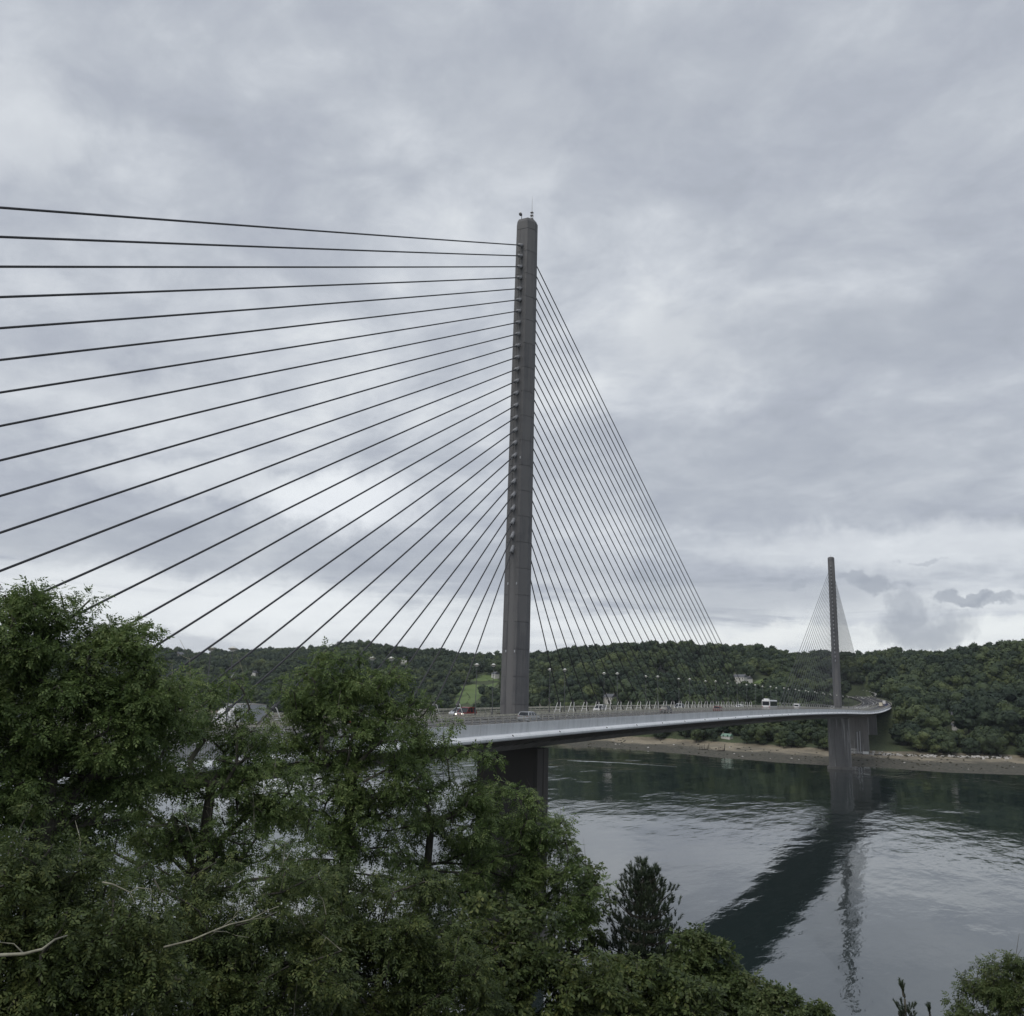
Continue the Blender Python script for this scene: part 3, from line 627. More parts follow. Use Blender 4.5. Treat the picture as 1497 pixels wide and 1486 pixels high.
# water: one wide sheet
np_ = MB(); np_.add([(-6000, -6000, ZW), (8000, -6000, ZW), (8000, 8000, ZW), (-6000, 8000, ZW)], [(0, 1, 2, 3)]); np_.build('water', M_water, kind='structure')
mb = MB(); mb.add([(-9000, -9000, ZW-9), (12000, -9000, ZW-9), (12000, 12000, ZW-9), (-9000, 12000, ZW-9)], [(0, 1, 2, 3)]); mb.build('seabed', M_ground, kind='structure')

# meadows on the hills: patches laid 0.3 m above the ground, woodland keeps off them
MEADOWS = []
def in_poly(poly, x, y):
    c = np.zeros(np.shape(x), bool); n = len(poly)
    for i in range(n):
        (x0, y0), (x1, y1) = poly[i], poly[(i+1) % n]
        c ^= ((y0 > y) != (y1 > y)) & (x < (x1-x0)*(y-y0)/((y1-y0) or 1e-9)+x0)
    return c
def meadow_patch(label, corners):
    P = [march(*q)[:2] for q in corners]; MEADOWS.append(P); n = 14
    V = []; F = []
    for i in range(n+1):
        for j in range(n+1):
            u, v = i/n, j/n; u += .08*math.sin(v*9+i)*(u*(1-u)*4+.5); v += .10*math.sin(u*11+j*.7)*(v*(1-v)*4+.5); p = (P[0]*(1-u)+P[1]*u)*(1-v)+(P[3]*(1-u)+P[2]*u)*v; V.append((p[0], p[1], float(terrain(p[0], p[1]))+.35))
    for i in range(n):
        for j in range(n): b = i*(n+1)+j; F.append((b, b+n+1, b+n+2, b+1))
    link('meadow', np_mesh('meadow', np.array(V), np.array(F), M_meadow, True), kind='structure')
meadow_patch('a', [(664, 1030), (690, 1030), (728, 1000), (672, 1003)])
meadow_patch('b', [(690, 996), (728, 996), (728, 988), (700, 988)])
meadow_patch('c', [(1105, 1002), (1225, 1006), (1225, 1000), (1105, 996)])

# houses
def house(label, px, py, L, w, h, rz, wall=M_wallw, roof=M_roof, dz=0., cat='house', name='house', r0=420):
    L *= .62; w *= .7; h *= .72; dz *= .6; p = march(px, py, r0); t = thing(name, label, cat, (p[0], p[1], p[2]+dz), rz)
    MB().box((0, 0, h/2-1.5), (L, w, h+3)).build('wall', wall, t)
    rh = w*.42; mb = MB(); o = .35
    mb.add([(-L/2-o, -w/2-o, h-.25), (L/2+o, -w/2-o, h-.25), (L/2+o, w/2+o, h-.25), (-L/2-o, w/2+o, h-.25), (-L/2-o, 0, h+rh), (L/2+o, 0, h+rh)], [(0, 1, 5, 4), (2, 3, 4, 5), (0, 4, 3), (1, 2, 5), (0, 3, 2, 1)]); rf = mb.build('roof', roof, t)
    for x in (-L/2+.6, L/2-.6): MB().box((x, 0, h+rh), (.7, .9, 1.6)).build('chimney', M_walls, rf)
    n = max(2, int(L/3))
    for i in range(n):
        x = -L/2+L*(i+.5)/n
        for s in (-1, 1):
            for z in ([1.5] if h < 5 else [1.5, 4.2, 7.0, 9.8][:int(h/2.8)]):
                MB().box((x, s*(w/2+.01), z), (1.0, .06, 1.3)).build('window', M_glass, t)
    MB().box((0, -(w/2+.03), 1.05), (1., .06, 2.1)).build('door', M_dark, t); HOUSES.append((p[0], p[1], max(L, w)*.5+5)); return t
HOUSES = []
house('grey-roofed house with white gable above the meadow, just left of the near pylon', 724, 992, 18, 9, 5, .9, dz=3, r0=1000)
house('stone house among trees between the near pylon and the first guard frames', 797, 1034, 16, 9, 4, 1.2, M_walls, dz=3)
house('white house with slate roof behind the guard frames right of the near pylon', 892, 1028, 20, 9, 4.5, 1.0, dz=3)
house('long white building near the crest line at right of midspan', 1082, 998, 22, 9, 5, 1.2, dz=3); house('white farm building at the edge of the pale hill meadow', 1094, 999, 13, 8, 3.5, .7, dz=3)
house('white house half hidden in the hill wood over the middle tree', 590, 972, 20, 10, 6, .7, dz=5, r0=900); house('low white house left among the distant hill trees', 372, 989, 18, 9, 4, .4, dz=4, r0=900); house('small white house beside the low one in the distant trees', 342, 991, 13, 8, 4, 1.0, dz=4, r0=900)
house('white house with grey roof in the trees right of the far bend', 1392, 1056, 16, 8, 4.5, 1.9, dz=3); house('small pale cottage low in the wood right of the far bend', 1398, 1068, 9, 6, 3, 1.7, dz=2)
house('small house on the hilltop behind the globe lamps near midspan', 969, 984, 14, 8, 4, 1.1, dz=3, r0=700)
house('grey apartment block on the skyline at the left edge of the trees', 262, 968, 46, 16, 17, .5, M_walls, r0=1700, dz=3, cat='building', name='apartment_block')
M_grn = simple('green_tarpaulin', (.20, .32, .25), .5)
house('low shed with pale green roof under the middle of the bridge', 1063, 1080, 12, 6, 2., 1.2, M_wallw, M_grn, dz=.6, cat='shed', name='shed')
for px, py, lab, h in ((783, 957, 'thin red and white mast on the skyline right of the near pylon', 22), (383, 957, 'thin mast on the skyline at left', 30)):
    p = march(px, py, 900); t = thing('transmission_mast', lab, 'mast', p)
    for i in range(5): MB().tube([(0, 0, i*h/5), (0, 0, (i+1)*h/5)], .35-.04*i, 5).build('mast_section', (M_white, M_tail)[i % 2] if px > 700 else M_rail, t)
p = march(1294, 1018, 700); t = thing('pole_lamp', 'white lamp post alone on the wooded slope right of the far bend', 'street lamp', p)
MB().tube([(0, 0, 0), (0, 0, 15)], .2, 6).build('pole', M_white, t); MB().box((0, .4, 15), (.7, 1.8, .5)).build('lamp_head', M_white, t)

# far trees: lumpy crown of leaf-clump facets over a dark core, on a trunk
def far_crown(seed, n=620, slim=1.):
    r = np.random.default_rng(seed); k = 7 if slim == 1 else 4
    lob = np.concatenate([r.normal(0, 1, (k, 2))*[[2.0*slim, 2.0*slim]], 4.6+r.uniform(0, 4.6, (k, 1))], 1); rad = r.uniform(1.7, 2.9, k)*(.8 if slim != 1 else 1); lob[0] = (0, 0, 6.5); rad[0] = 3.1*slim
    lob = np.concatenate([lob, np.array([[1.8, 0, 3.6], [-1.5, 1.4, 3.4], [-.8, -1.8, 3.5]])*[slim, slim, 1]]); rad = np.concatenate([rad, [2.1, 2.1, 2.]])
    li = r.choice(len(rad), n, p=rad**2/np.sum(rad**2)); d = r.normal(size=(n, 3)); d /= np.linalg.norm(d, axis=1)[:, None]; d[:, 2] = np.abs(d[:, 2])*.9-.25+.0; d /= np.linalg.norm(d, axis=1)[:, None]
    c = lob[li]+d*rad[li][:, None]*(r.uniform(.82, 1.08, n)**1)[:, None]
    nrm = d+r.normal(size=(n, 3))*.55; nrm /= np.linalg.norm(nrm, axis=1)[:, None]
    a = np.cross(nrm, r.normal(size=(n, 3))); a /= np.linalg.norm(a, axis=1)[:, None]; b = np.cross(nrm, a); s = r.uniform(.35, .75, n)[:, None]
    V = np.concatenate([c-a*s, c-b*s*.8, c+a*s, c+b*s*.8]).reshape(4, n, 3).transpose(1, 0, 2).reshape(-1, 3); F = np.arange(4*n).reshape(n, 4)
    # dark core so that the crown does not read as see-through
    mb = MB()
    for q, w in zip(lob, rad): mb.ball(q, w*.86, 7, 5)
    Vc = np.array(mb.v); 
    me = bpy.data.meshes.new('crown'); me.from_pydata(V.tolist()+Vc.tolist(), [], [tuple(f) for f in F.tolist()]+[tuple(i+len(V) for i in f) for f in mb.f]); me.materials.append(M_far); me.update(); return me
CROWNS = [far_crown(i) for i in range(6)]+[far_crown(20+i, 420, .6) for i in range(2)]
TR_ME = MB().tube([(0, 0, -2.5), (.1, 0, 2.5), (.1, .1, 6)], [.32, .24, .12], 5).mesh('trunk', M_bark)
def far_positions():
    r = np.random.default_rng(5); out = []
    for lo, hi, sp in ((470, 800, 7.6), (800, 1150, 8.6), (1150, 1600, 10.), (1600, 2300, 13.)):
        A0, A1 = az_of(1640), az_of(-150); n = int((A1-A0)*(hi*hi-lo*lo)/2/(sp*sp)); a = r.uniform(A0, A1, n); q = np.sqrt(r.uniform(lo*lo, hi*hi, n))
        out.append(np.stack([CAM[0]+q*np.cos(a), CAM[1]+q*np.sin(a), q, a, np.full(n, sp)], 1))
    P = np.concatenate(out); x, y, q, a = P[:, 0], P[:, 1], P[:, 2], P[:, 3]
    tr = np.interp(a, TA, TR); kr = np.interp(a, KA, KR); keep = (q > tr-3) & (q < kr+70)
    ss = np.clip(x, 560, 1080); ylin = RR*(1-np.cos(np.clip((ss-RS)/RR, 0, None))); keep &= ~((np.abs(y-ylin) < 17) & (x > 470) & (x < 930))
    keep &= ~((x > 470) & (x < 600) & (y < 12) & (y > -30) & (np.interp(a, TA, TR)+22 > q))
    for M in MEADOWS: keep &= ~in_poly(M, x, y)
    P = P[keep]; x, y, q, a = P[:, 0], P[:, 1], P[:, 2], P[:, 3]; z = terrain(x, y); sc = r.uniform(.85, 1.5, len(P))*(.75+.7*nz(x, y, 45, 8))*np.where(q > 1500, 1.25, 1.)
    sc = np.where(q-np.interp(a, TA, TR) < 30, sc*.8, np.where(q < 950, sc*1.2, sc))
    # trees that would hide the far road, a meadow or a house from the viewpoint side stay low
    H = z+sc*10.5; keep = np.ones(len(P), bool)
    for s in np.arange(560, 905, 6.):
        for o_ in (-11, 0, 11):
            p = on_road(s, o_, .6); v = p-CAM; D = math.hypot(v[0], v[1]); pa_ = math.atan2(v[1], v[0]); near = (np.abs(a-pa_)*q < 7) & (q < D-8); keep &= ~(near & (H > CAM[2]+v[2]*q/D))
    tg = [(hx, hy, float(terrain(hx, hy))+2., hr) for hx, hy, hr in HOUSES]
    for M in MEADOWS:
        m_ = np.mean(M, 0)
        for e in list(M)+[m_]: e2 = e*.75+m_*.25; tg.append((e2[0], e2[1], float(terrain(e2[0], e2[1]))+.5, 9))
    for hx, hy, hz, hr in tg:
        v = np.array((hx, hy, hz))-CAM; D = math.hypot(v[0], v[1]); pa_ = math.atan2(v[1], v[0]); keep &= ~((np.abs(a-pa_)*q < hr) & (q < D-3) & (q > D-170) & (H > CAM[2]+v[2]*q/D)); keep &= np.hypot(x-hx, y-hy) > hr*.9
    return np.stack([x, y, z, q, a, sc], 1)[keep]
FP = far_positions(); FP = FP[np.argsort(FP[:, 3])]
print('far trees', len(FP))
ZONES = [(900, 'right of the near pier'), (960, 'behind the dark beach timbers'), (1020, 'above the broken timbers'), (1075, 'around the green-roofed shed'), (1125, 'below the white coach'), (1175, 'left of the distant pier'), (1212, 'beside the distant pier'), (1262, 'between the two far piers'), (1300, 'under the far road bend'), (1345, 'right of the road bend'), (1385, 'left of the pale cottage'), (1420, 'below the white houses'), (1460, 'near the right picture edge'), (2000, 'at the very right edge')]
def tree_label(x, y, z, q, a, sc):
    px = next(p for p in range(700, 1700, 4) if az_of(p) <= a); zone = next(t for m_, t in ZONES if px < m_); d = q-float(np.interp(a, TA, TR))
    size = 'small' if sc < .75 else 'mid-sized' if sc < 1.0 else 'large' if sc < 1.3 else 'very large'
    row = 'at the beach edge' if d < 14 else 'in second row' if d < 26 else 'low on the slope' if d < 45 else 'high on the slope'
    return '%s round tree %s, %s' % (size, row, zone)
protoT = []
for i in range(len(CROWNS)):
    t = thing('far_shore_tree', 'x', 'tree', group='broadleaf trees of the far bank wood'); link('crown', CROWNS[i], t); link('trunk', TR_ME, t); protoT.append(t)
rt = random.Random(3); NI = 290
vis = [i for i in range(len(FP)) if az_of(1560) < FP[i, 4] < az_of(780)][:NI]; vset = set(vis)
for n_, i in enumerate(vis):
    x, y, z, q, a, sc = FP[i]; k = rt.randrange(8)
    o = protoT[n_] if n_ < 8 else copy_tree(protoT[k])
    o.location = (x, y, z); o.rotation_euler = (0, 0, rt.uniform(0, 6.28)); o.scale = (sc*1.05, sc*1.05, sc*rt.uniform(.85, 1.1)); o['label'] = tree_label(x, y, z, q, a, sc)
from collections import defaultdict
dd = defaultdict(list)
for o in C.objects:
    if o.name.startswith('far_shore_tree') and o.parent is None: dd[o['label']].append(o)
for lab, os_ in dd.items():
    if len(os_) > 1:
        os_.sort(key=lambda o: -math.atan2(o.location[1]-CAM[1], o.location[0]-CAM[0]))
        for q, o in enumerate(os_):
            o['label'] = lab+', '+('leftmost' if q == 0 else 'rightmost' if q == len(os_)-1 else ORD[q]+' from left')
rest = FP[[i for i in range(len(FP)) if i not in vset]]
def woodland(pts):
    me = bpy.data.meshes.new('woodland'); me.vertices.add(len(pts)); me.vertices.foreach_set('co', np.ascontiguousarray(pts[:, :3], dtype=np.float32).ravel())
    r = np.random.default_rng(9)
    for nm, tp, v in (('sc', 'FLOAT', pts[:, 5]), ('rz', 'FLOAT', r.uniform(0, 6.28, len(pts))), ('pick', 'INT', r.integers(0, 8, len(pts)))):
        at_ = me.attributes.new(nm, tp, 'POINT'); at_.data.foreach_set('value', v.astype(np.float32 if tp == 'FLOAT' else np.int32))
    o = link('woodland', me, kind='stuff', label='dense broadleaf wood covering the far hills up to the skyline')
    nt = bpy.data.node_groups.new('woodland', 'GeometryNodeTree'); nt.interface.new_socket('Geometry', in_out='INPUT', socket_type='NodeSocketGeometry'); nt.interface.new_socket('Geometry', in_out='OUTPUT', socket_type='NodeSocketGeometry')
    N = nt.nodes.new; L = nt.links.new; gi = N('NodeGroupInput'); go = N('NodeGroupOutput'); ip = N('GeometryNodeInstanceOnPoints'); jn = N('GeometryNodeJoinGeometry')
    for t in protoT:
        oi = N('GeometryNodeObjectInfo'); oi.inputs[0].default_value = t.children[0] if t.children[0].name.startswith('crown') else t.children[1]; oi.inputs['As Instance'].default_value = True; oi.transform_space = 'ORIGINAL'; L(oi.outputs['Geometry'], jn.inputs[0])
    def attr(nm, tp): a = N('GeometryNodeInputNamedAttribute'); a.data_type = tp; a.inputs[0].default_value = nm; return a.outputs['Attribute']
    cx = N('ShaderNodeCombineXYZ'); L(attr('rz', 'FLOAT'), cx.inputs[2]); L(gi.outputs[0], ip.inputs['Points']); L(jn.outputs[0], ip.inputs['Instance']); ip.inputs['Pick Instance'].default_value = True
    L(attr('pick', 'INT'), ip.inputs['Instance Index']); L(cx.outputs[0], ip.inputs['Rotation']); L(attr('sc', 'FLOAT'), ip.inputs['Scale']); L(ip.outputs[0], go.inputs[0])
    md = o.modifiers.new('trees', 'NODES'); md.node_group = nt
woodland(rest)

SKY = [(572, 950, 2.0, 'tall broad tree standing out on the skyline above the middle near tree'), (592, 951, 1.8, 'second tall tree on the skyline, right of the broad one'), (503, 953, 1.7, 'round tree bulging from the skyline left of the broad pair'), (618, 954, 1.3, 'small round tree on the skyline right of the tall pair'), (996, 944, 1.5, 'flat-topped tree standing above the wood behind the right-hand cables'), (1013, 946, 1.3, 'dark round tree next to the flat-topped one on the crest'), (1381, 956, 1.2, 'round dark tree bulging from the skyline at right'), (838, 957, 1.0, 'lone tree on the skyline right of the near pylon')]
for px, py, sc, lab in SKY:
    p = march(px, py+8, 700, 2600); o = copy_tree(protoT[int(px) % 6], label=lab, loc=(p[0], p[1], float(terrain(p[0], p[1]))), rz=px, scale=(sc*1.3, sc*1.3, sc*1.25)); o.name = 'skyline_tree'
    o['group'] = 'trees standing out on the skyline'

# rocks, stakes and wrecks along the beach
def rocks():
    r = random.Random(8); mb = MB()
    for i in range(520):
        px = r.uniform(1262, 1470) if i < 330 else r.uniform(860, 1490); a = az_of(px); u = r.gauss(.93, .04) if i < 330 else r.uniform(.1, .9)
        wr, tr = np.interp(a, WA, WR), np.interp(a, TA, TR); q = wr+(tr-wr)*u+r.uniform(-2, 2); x, y = CAM[0]+q*math.cos(a), CAM[1]+q*math.sin(a); z = float(terrain(x, y)); s = r.uniform(.4, 1.3) if i < 330 else r.uniform(.3, .9)
        M = np.array(Matrix.Rotation(r.uniform(0, 3), 3, 'Z') @ Matrix.Rotation(r.uniform(-.4, .4), 3, 'X')); b0 = len(mb.v); mb.ball((0, 0, 0), s, 6, 4, .6, 0 if r.random() < (.6 if i < 330 else .1) else 1)
        for k in range(b0, len(mb.v)): v = M@np.array(mb.v[k])*np.array((1.3, 1, 1))*r.uniform(.8, 1.15); mb.v[k] = (v[0]+x, v[1]+y, v[2]+z+.1)
    mb.build('shore_rocks', [simple('pale_rock', (.52, .50, .47), .9, .3), simple('weedy_rock', (.06, .055, .035), .95, .4)], kind='stuff', label='pale and weed-dark rocks scattered along the far beach')
rocks()
def wreck(px, py, label, s):
    p = waterline(px, py); x, y = CAM[0]+p[1]*math.cos(p[0]), CAM[1]+p[1]*math.sin(p[0]); z = float(terrain(x, y)); t = thing('boat_wreck', label, 'wreck', (x, y, z), -1.1+s)
    r = random.Random(int(px))
    for i in range(6): xx = -3+i*1.1; MB().tube([(xx, -1.1, -.4), (xx+.2, -1.5, 1.+r.random()*1.2), (xx+.5, -1.2, 2.+r.random()*2.)], [.2, .16, .08], 5).build('rib_timber', M_wood, t)
    MB().tube([(-4, 0, -.2), (3.5, 0, .5), (4.2, 0, 4.4)], [.3, .3, .2], 5).build('keel_timber', M_wood, t)
wreck(1028, 1100, 'dark broken boat timbers sticking up at the waterline, left of the two', .1); wreck(1053, 1102, 'dark broken boat timbers at the waterline with a tall post, right of the two', .5)
wreck(873, 1086, 'low dark timbers on the sand where the beach passes under the deck', .8)
# wake of a boat: foam ridge lying on the water
foam = simple('wake_foam', (.42, .45, .46), .6, .1, 1.)
def wake(pts, label):
    mb = MB(); P = [];
    for px, py, w in pts: a, q = waterline(px, py); P.append((CAM[0]+q*math.cos(a), CAM[1]+q*math.sin(a), w))
    P = np.array(P); n = 60; t = np.linspace(0, 1, n); k = np.linspace(0, 1, len(P)); X = np.interp(t, k, P[:, 0]); Y = np.interp(t, k, P[:, 1]); Wd = np.interp(t, k, P[:, 2]); r = np.random.default_rng(2)
    for i in range(n-1):
        d = np.array((X[i+1]-X[i], Y[i+1]-Y[i])); d /= np.linalg.norm(d); nn = np.array((-d[1], d[0])); w0, w1 = Wd[i]*r.uniform(.5, 1.1), Wd[i]*r.uniform(.5, 1.1)
        mb.add([(X[i]+nn[0]*w0, Y[i]+nn[1]*w0, ZW+.01), (X[i]-nn[0]*w0, Y[i]-nn[1]*w0, ZW+.01), (X[i+1]-nn[0]*w1, Y[i+1]-nn[1]*w1, ZW+.01), (X[i+1]+nn[0]*w1, Y[i+1]+nn[1]*w1, ZW+.01), ((X[i]+X[i+1])/2, (Y[i]+Y[i+1])/2, ZW+.04+Wd[i]*.03)], [(0, 1, 4), (1, 2, 4), (2, 3, 4), (3, 0, 4)])
    mb.build('boat_wake', foam, kind='stuff', label=label)
wake([(829, 1112.2, .4), (845, 1112.8, 2.0), (875, 1114, 1.7), (915, 1116, 1.0), (950, 1118.5, .5), (990, 1121.5, .12)], 'long white wake on the dark water beyond the near pier')
wake([(914, 1111.5, .2), (926, 1112., .7), (938, 1112.4, .1)], 'short white streak of foam beyond the long wake')

# ---------------------------------------------------------------- near bank
def bank(x, y):                                    # steep wooded slope falling from the viewpoint to the water
    x = np.asarray(x, float); y = np.asarray(y, float); dx, dy = x-CAM[0], y-CAM[1]
    d = dx*.80+dy*.45; d = np.where(dx*.0+dy > 30, d-(dy-30)*.25, d); t = np.clip(d-3, 0, None)
    z = 2.3-t*.80+(nz(x, y, 7, 4)-.5)*1.6*np.clip(t/4, 0, 1); return np.maximum(z, ZW-6)
def build_bank():
    n = 110; gx = np.linspace(-420, -50, n); gy = np.linspace(-330, 120, n); X, Y = np.meshgrid(gx, gy); V = np.stack([X, Y, bank(X, Y)], -1).reshape(-1, 3)
    i, j = np.meshgrid(np.arange(n-1), np.arange(n-1), indexing='ij'); b = i*n+j; F = np.stack([b, b+1, b+n+1, b+n], -1).reshape(-1, 4)
    link('near_bank', np_mesh('near_bank', V, F, M_ground, True), kind='structure')
build_bank()

# ---------------------------------------------------------------- near trees: limbs grown to clumps of compound leaves
def unit(v): return v/(np.linalg.norm(v, axis=-1, keepdims=True)+1e-9)
def leaf_mesh(cl, rad, per, r, size=.11, kind='ash'):
    """cl (n,3) clump centres, rad (n,) their radii, per = sprays a clump; each spray a compound leaf of leaflets"""
    per = int(per*1.35); n = len(cl)*per; c = np.repeat(cl, per, 0); R = np.repeat(rad, per)[:, None]
    d = unit(r.normal(size=(n, 3))); base = c+d*R*(r.uniform(.15, 1., (n, 1))**.6)*np.array((1, 1, .6))
    ax = unit(d*np.array((1, 1, .5))+np.array((0, 0, -.25))+r.normal(size=(n, 3))*.35)          # rachis, outward and drooping
    up = unit(np.array((0, 0, 1.))+r.normal(size=(n, 3))*.45); sd_ = unit(np.cross(ax, up)); up = np.cross(sd_, ax)
    sz = size*r.uniform(.7, 1.25, (n, 1)); Vs = []
    if kind == 'ash': spec = [(.5, 1, .8), (.5, -1, .8), (1.15, 1, 1.), (1.15, -1, 1.), (1.85, 1, .95), (1.85, -1, .95), (2.3, 0, 1.05)]
    elif kind == 'broad': spec = [(.2, 1, 1.3), (.4, -1, 1.4), (1.2, 1, 1.3), (1.5, 0, 1.5)]
    else: spec = [(.0, 1, 1.), (.0, -1, 1.), (.5, .6, 1.), (.5, -.6, 1.), (.9, 0, 1.)]
    wid = .46 if kind == 'ash' else .62
    for t, s, k in spec:
        p = base+ax*sz*t-up*sz*.12*t*t
        dr = unit(ax*(.55 if s else 1.)+sd_*s*.85-up*.25+r.normal(size=(n, 3))*.18) if kind != 'needle' else unit(ax*.8+sd_*s*.5+up*.35)
        w = unit(np.cross(dr, up)); L = sz*k*1.15; q = p+dr*L
        Vs.append(np.stack([p, p+dr*L*.45+w*L*wid*.5-up*L*.03, q-up*L*.06, p+dr*L*.45-w*L*wid*.5-up*L*.03], 1))
    V = np.concatenate(Vs, 0).reshape(-1, 3); return V, np.arange(len(V)).reshape(-1, 4)
def grow(root, top, cl, r, rt=.32, jit=.25):
    """skeleton: trunk nodes then each clump joined to the best earlier node; returns nodes, parents"""
    nodes = [root+(top-root)*t+r.normal(size=3)*.12*np.array((1, 1, 0))*(0 < t < 1) for t in np.linspace(0, 1, 7)]; par = [-1]+list(range(6)); plen = [np.linalg.norm(top-root)*t for t in np.linspace(0, 1, 7)]
    order = np.argsort(np.linalg.norm(cl-top, axis=1)); first = 2
    for i in order:
        c = cl[i]; A = np.array(nodes); D = np.linalg.norm(A-c, axis=1); below = A[:, 2]-c[2]; cost = D*1.0+np.array(plen)*.22+np.clip(below, 0, None)*.9; cost[:first] += 50
        j = int(np.argmin(cost)); L = D[j]; k = max(1, int(L/1.3)); prev = j; a = A[j]
        for q in range(1, k+1):
            t = q/k; p = a+(c-a)*t+np.array((0, 0, -.10*L*math.sin(math.pi*t)))+(r.normal(size=3)*jit*min(L, 2)*.25 if q < k else 0); nodes.append(p); par.append(prev); plen.append(plen[prev]+L/k); prev = len(nodes)-1
    n = len(nodes); w = np.zeros(n); ch = [[] for _ in range(n)]
    for i in range(1, n): ch[par[i]].append(i)
    for i in range(n-1, -1, -1): w[i] = max(1., sum(w[c] for c in ch[i]))
    rad = rt*.62*(w/w[0])**.43; rad[0] = rt*.7; rad = np.maximum(rad, .011); return nodes, par, rad, ch
def limb_mesh(nodes, par, rad, ch, lo, hi, thick):
    mb = MB(); n = len(nodes); use = [(rad[i] >= thick[0]) and (rad[i] < thick[1]) for i in range(n)]; done = set()
    for i in range(1, n):
        if i in done or not use[i]: continue
        ps = [nodes[par[i]], nodes[i]]; rr = [min(rad[par[i]], rad[i]*1.5), rad[i]]; done.add(i); c = i
        while True:
            nx = [k for k in ch[c] if use[k] and k not in done]
            if not nx: break
            k = max(nx, key=lambda q: rad[q]); ps.append(nodes[k]); rr.append(rad[k]); done.add(k); c = k
        mb.tube(ps, rr, 7 if rr[0] > .08 else 4, cap=False)
    return mb
NTRI = 0
def near_tree(name, label, cat, D, lobes, m_leaf, root_px, per=26, dens=1., size=.11, kind='ash', rt=.3, crad=.48, hollow=.55, top_frac=.5, twigs=0, seed=1, group=None, depth=1.0):
    """lobes: (px, py, radius in photograph px, distance offset) read as balls of foliage standing at distance D"""
    global NTRI
    r = np.random.default_rng(seed); cs = []; rs = []
    for L in lobes:
        px, py, rp = L[:3]; dd = L[3] if len(L) > 3 else 0; c = at(px, py, D+dd); R = rp/FPX*(D+dd); n = max(4, int(dens*R**2.4*14/(crad/.55)**2))
        d = unit(r.normal(size=(n, 3))); q = c+d*R*(r.uniform(hollow**3, 1, (n, 1))**(1/3))*np.array((1, depth, 1)); q = c+(q-c)*np.array((1., 1., 1.)); cs.append(q); rs.append(r.uniform(.65, 1.2, n)*crad)
    cl = np.concatenate(cs); rd = np.concatenate(rs)
    w_ = 2.9/max(crad, .3)*.5; nn = np.sin(cl[:, 0]*w_*1.3+seed)+np.sin(cl[:, 1]*w_+2*seed)*.9+np.sin(cl[:, 2]*w_*1.15+cl[:, 0]*w_*.6)+r.normal(size=len(cl))*.35; kp = nn > np.quantile(nn, .22); cl = cl[kp]; rd = rd[kp]
    om = r.random(len(cl)) < .07; cm = cl.mean(0); cl[om] += unit(cl[om]-cm)*r.uniform(.2, .75, (om.sum(), 1))*crad*1.6; rd[om] *= .6
    rx = at(root_px[0], 1200, D+(root_px[1] if len(root_px) > 1 else 0)); gz = max(float(bank(rx[0], rx[1])), ZW-.5); root = np.array((rx[0], rx[1], gz-.4))
    ctr = cl.mean(0); zlo = np.percentile(cl[:, 2], 8); top = np.array((rx[0]*.5+ctr[0]*.5, rx[1]*.5+ctr[1]*.5, zlo+(np.percentile(cl[:, 2], 90)-zlo)*top_frac)); top[2] = max(top[2], gz+2)
    t = thing(name, label, cat, root, 0, group)
    nodes, par, rad, ch = grow(np.zeros(3), top-root, cl-root, r, rt)
    limb_mesh(nodes, par, rad, ch, 0, 9, (.075, 9)).build('trunk', M_bark, t, smooth=True); limb_mesh(nodes, par, rad, ch, 0, 9, (0, .075)).build('branches', M_bark, t, smooth=True)
    V, F = leaf_mesh(cl-root, rd, per, r, size, kind); link('crown', np_mesh('crown', V, F, m_leaf), t); NTRI += len(F)*2
    if twigs:
        mb = MB(); idx = r.choice(len(cl), twigs, replace=False)
        for i in idx:
            p = cl[i]-root; d = unit(np.array((r.normal()*.6, r.normal()*.6, 1.))); L = r.uniform(.7, 1.5); q = p+d*L*.5+r.normal(size=3)*.06; e = p+d*L+r.normal(size=3)*.12; mb.tube([p, q, e], [.014, .010, .004], 3, cap=False)
            mb.tube([q, q+unit(d+r.normal(size=3)*.6)*L*.35], [.008, .004], 3, cap=False)
        mb.build('bare_twigs', M_pale if twigs > 25 else M_bark, t, kind='stuff')
    return t
near_tree('ash_tree', 'tall leafy ash filling the left edge, highest of the near trees', 'tree', 25, [(15, 925, 62), (85, 960, 66), (160, 985, 66), (215, 1005, 52), (120, 930, 42), (190, 960, 34), (235, 1040, 44), (180, 1050, 60), (-40, 960, 90), (70, 1040, 80), (10, 1090, 90), (140, 1090, 75), (200, 1110, 55, 1), (60, 1160, 70, 1), (-60, 1180, 90), (150, 1180, 50, 2), (30, 880, 26), (66, 888, 34), (112, 912, 34), (150, 938, 36)], M_ash, (70,), per=42, dens=1.05, size=.086, rt=.36, twigs=14, seed=2)
near_tree('ash_tree', 'ash with arching limbs between the leftmost tree and the middle one', 'tree', 30, [(275, 1035, 46), (325, 1030, 42), (350, 1110, 36), (410, 1160, 40), (370, 1080, 30), (250, 1100, 52), (320, 1120, 55), (300, 1180, 55), (380, 1150, 40), (230, 1180, 45), (360, 1220, 50), (430, 1190, 36), (280, 1250, 50), (200, 1240, 40)], M_ash, (300,), per=30, dens=.78, size=.095, rt=.3, twigs=40, seed=3)
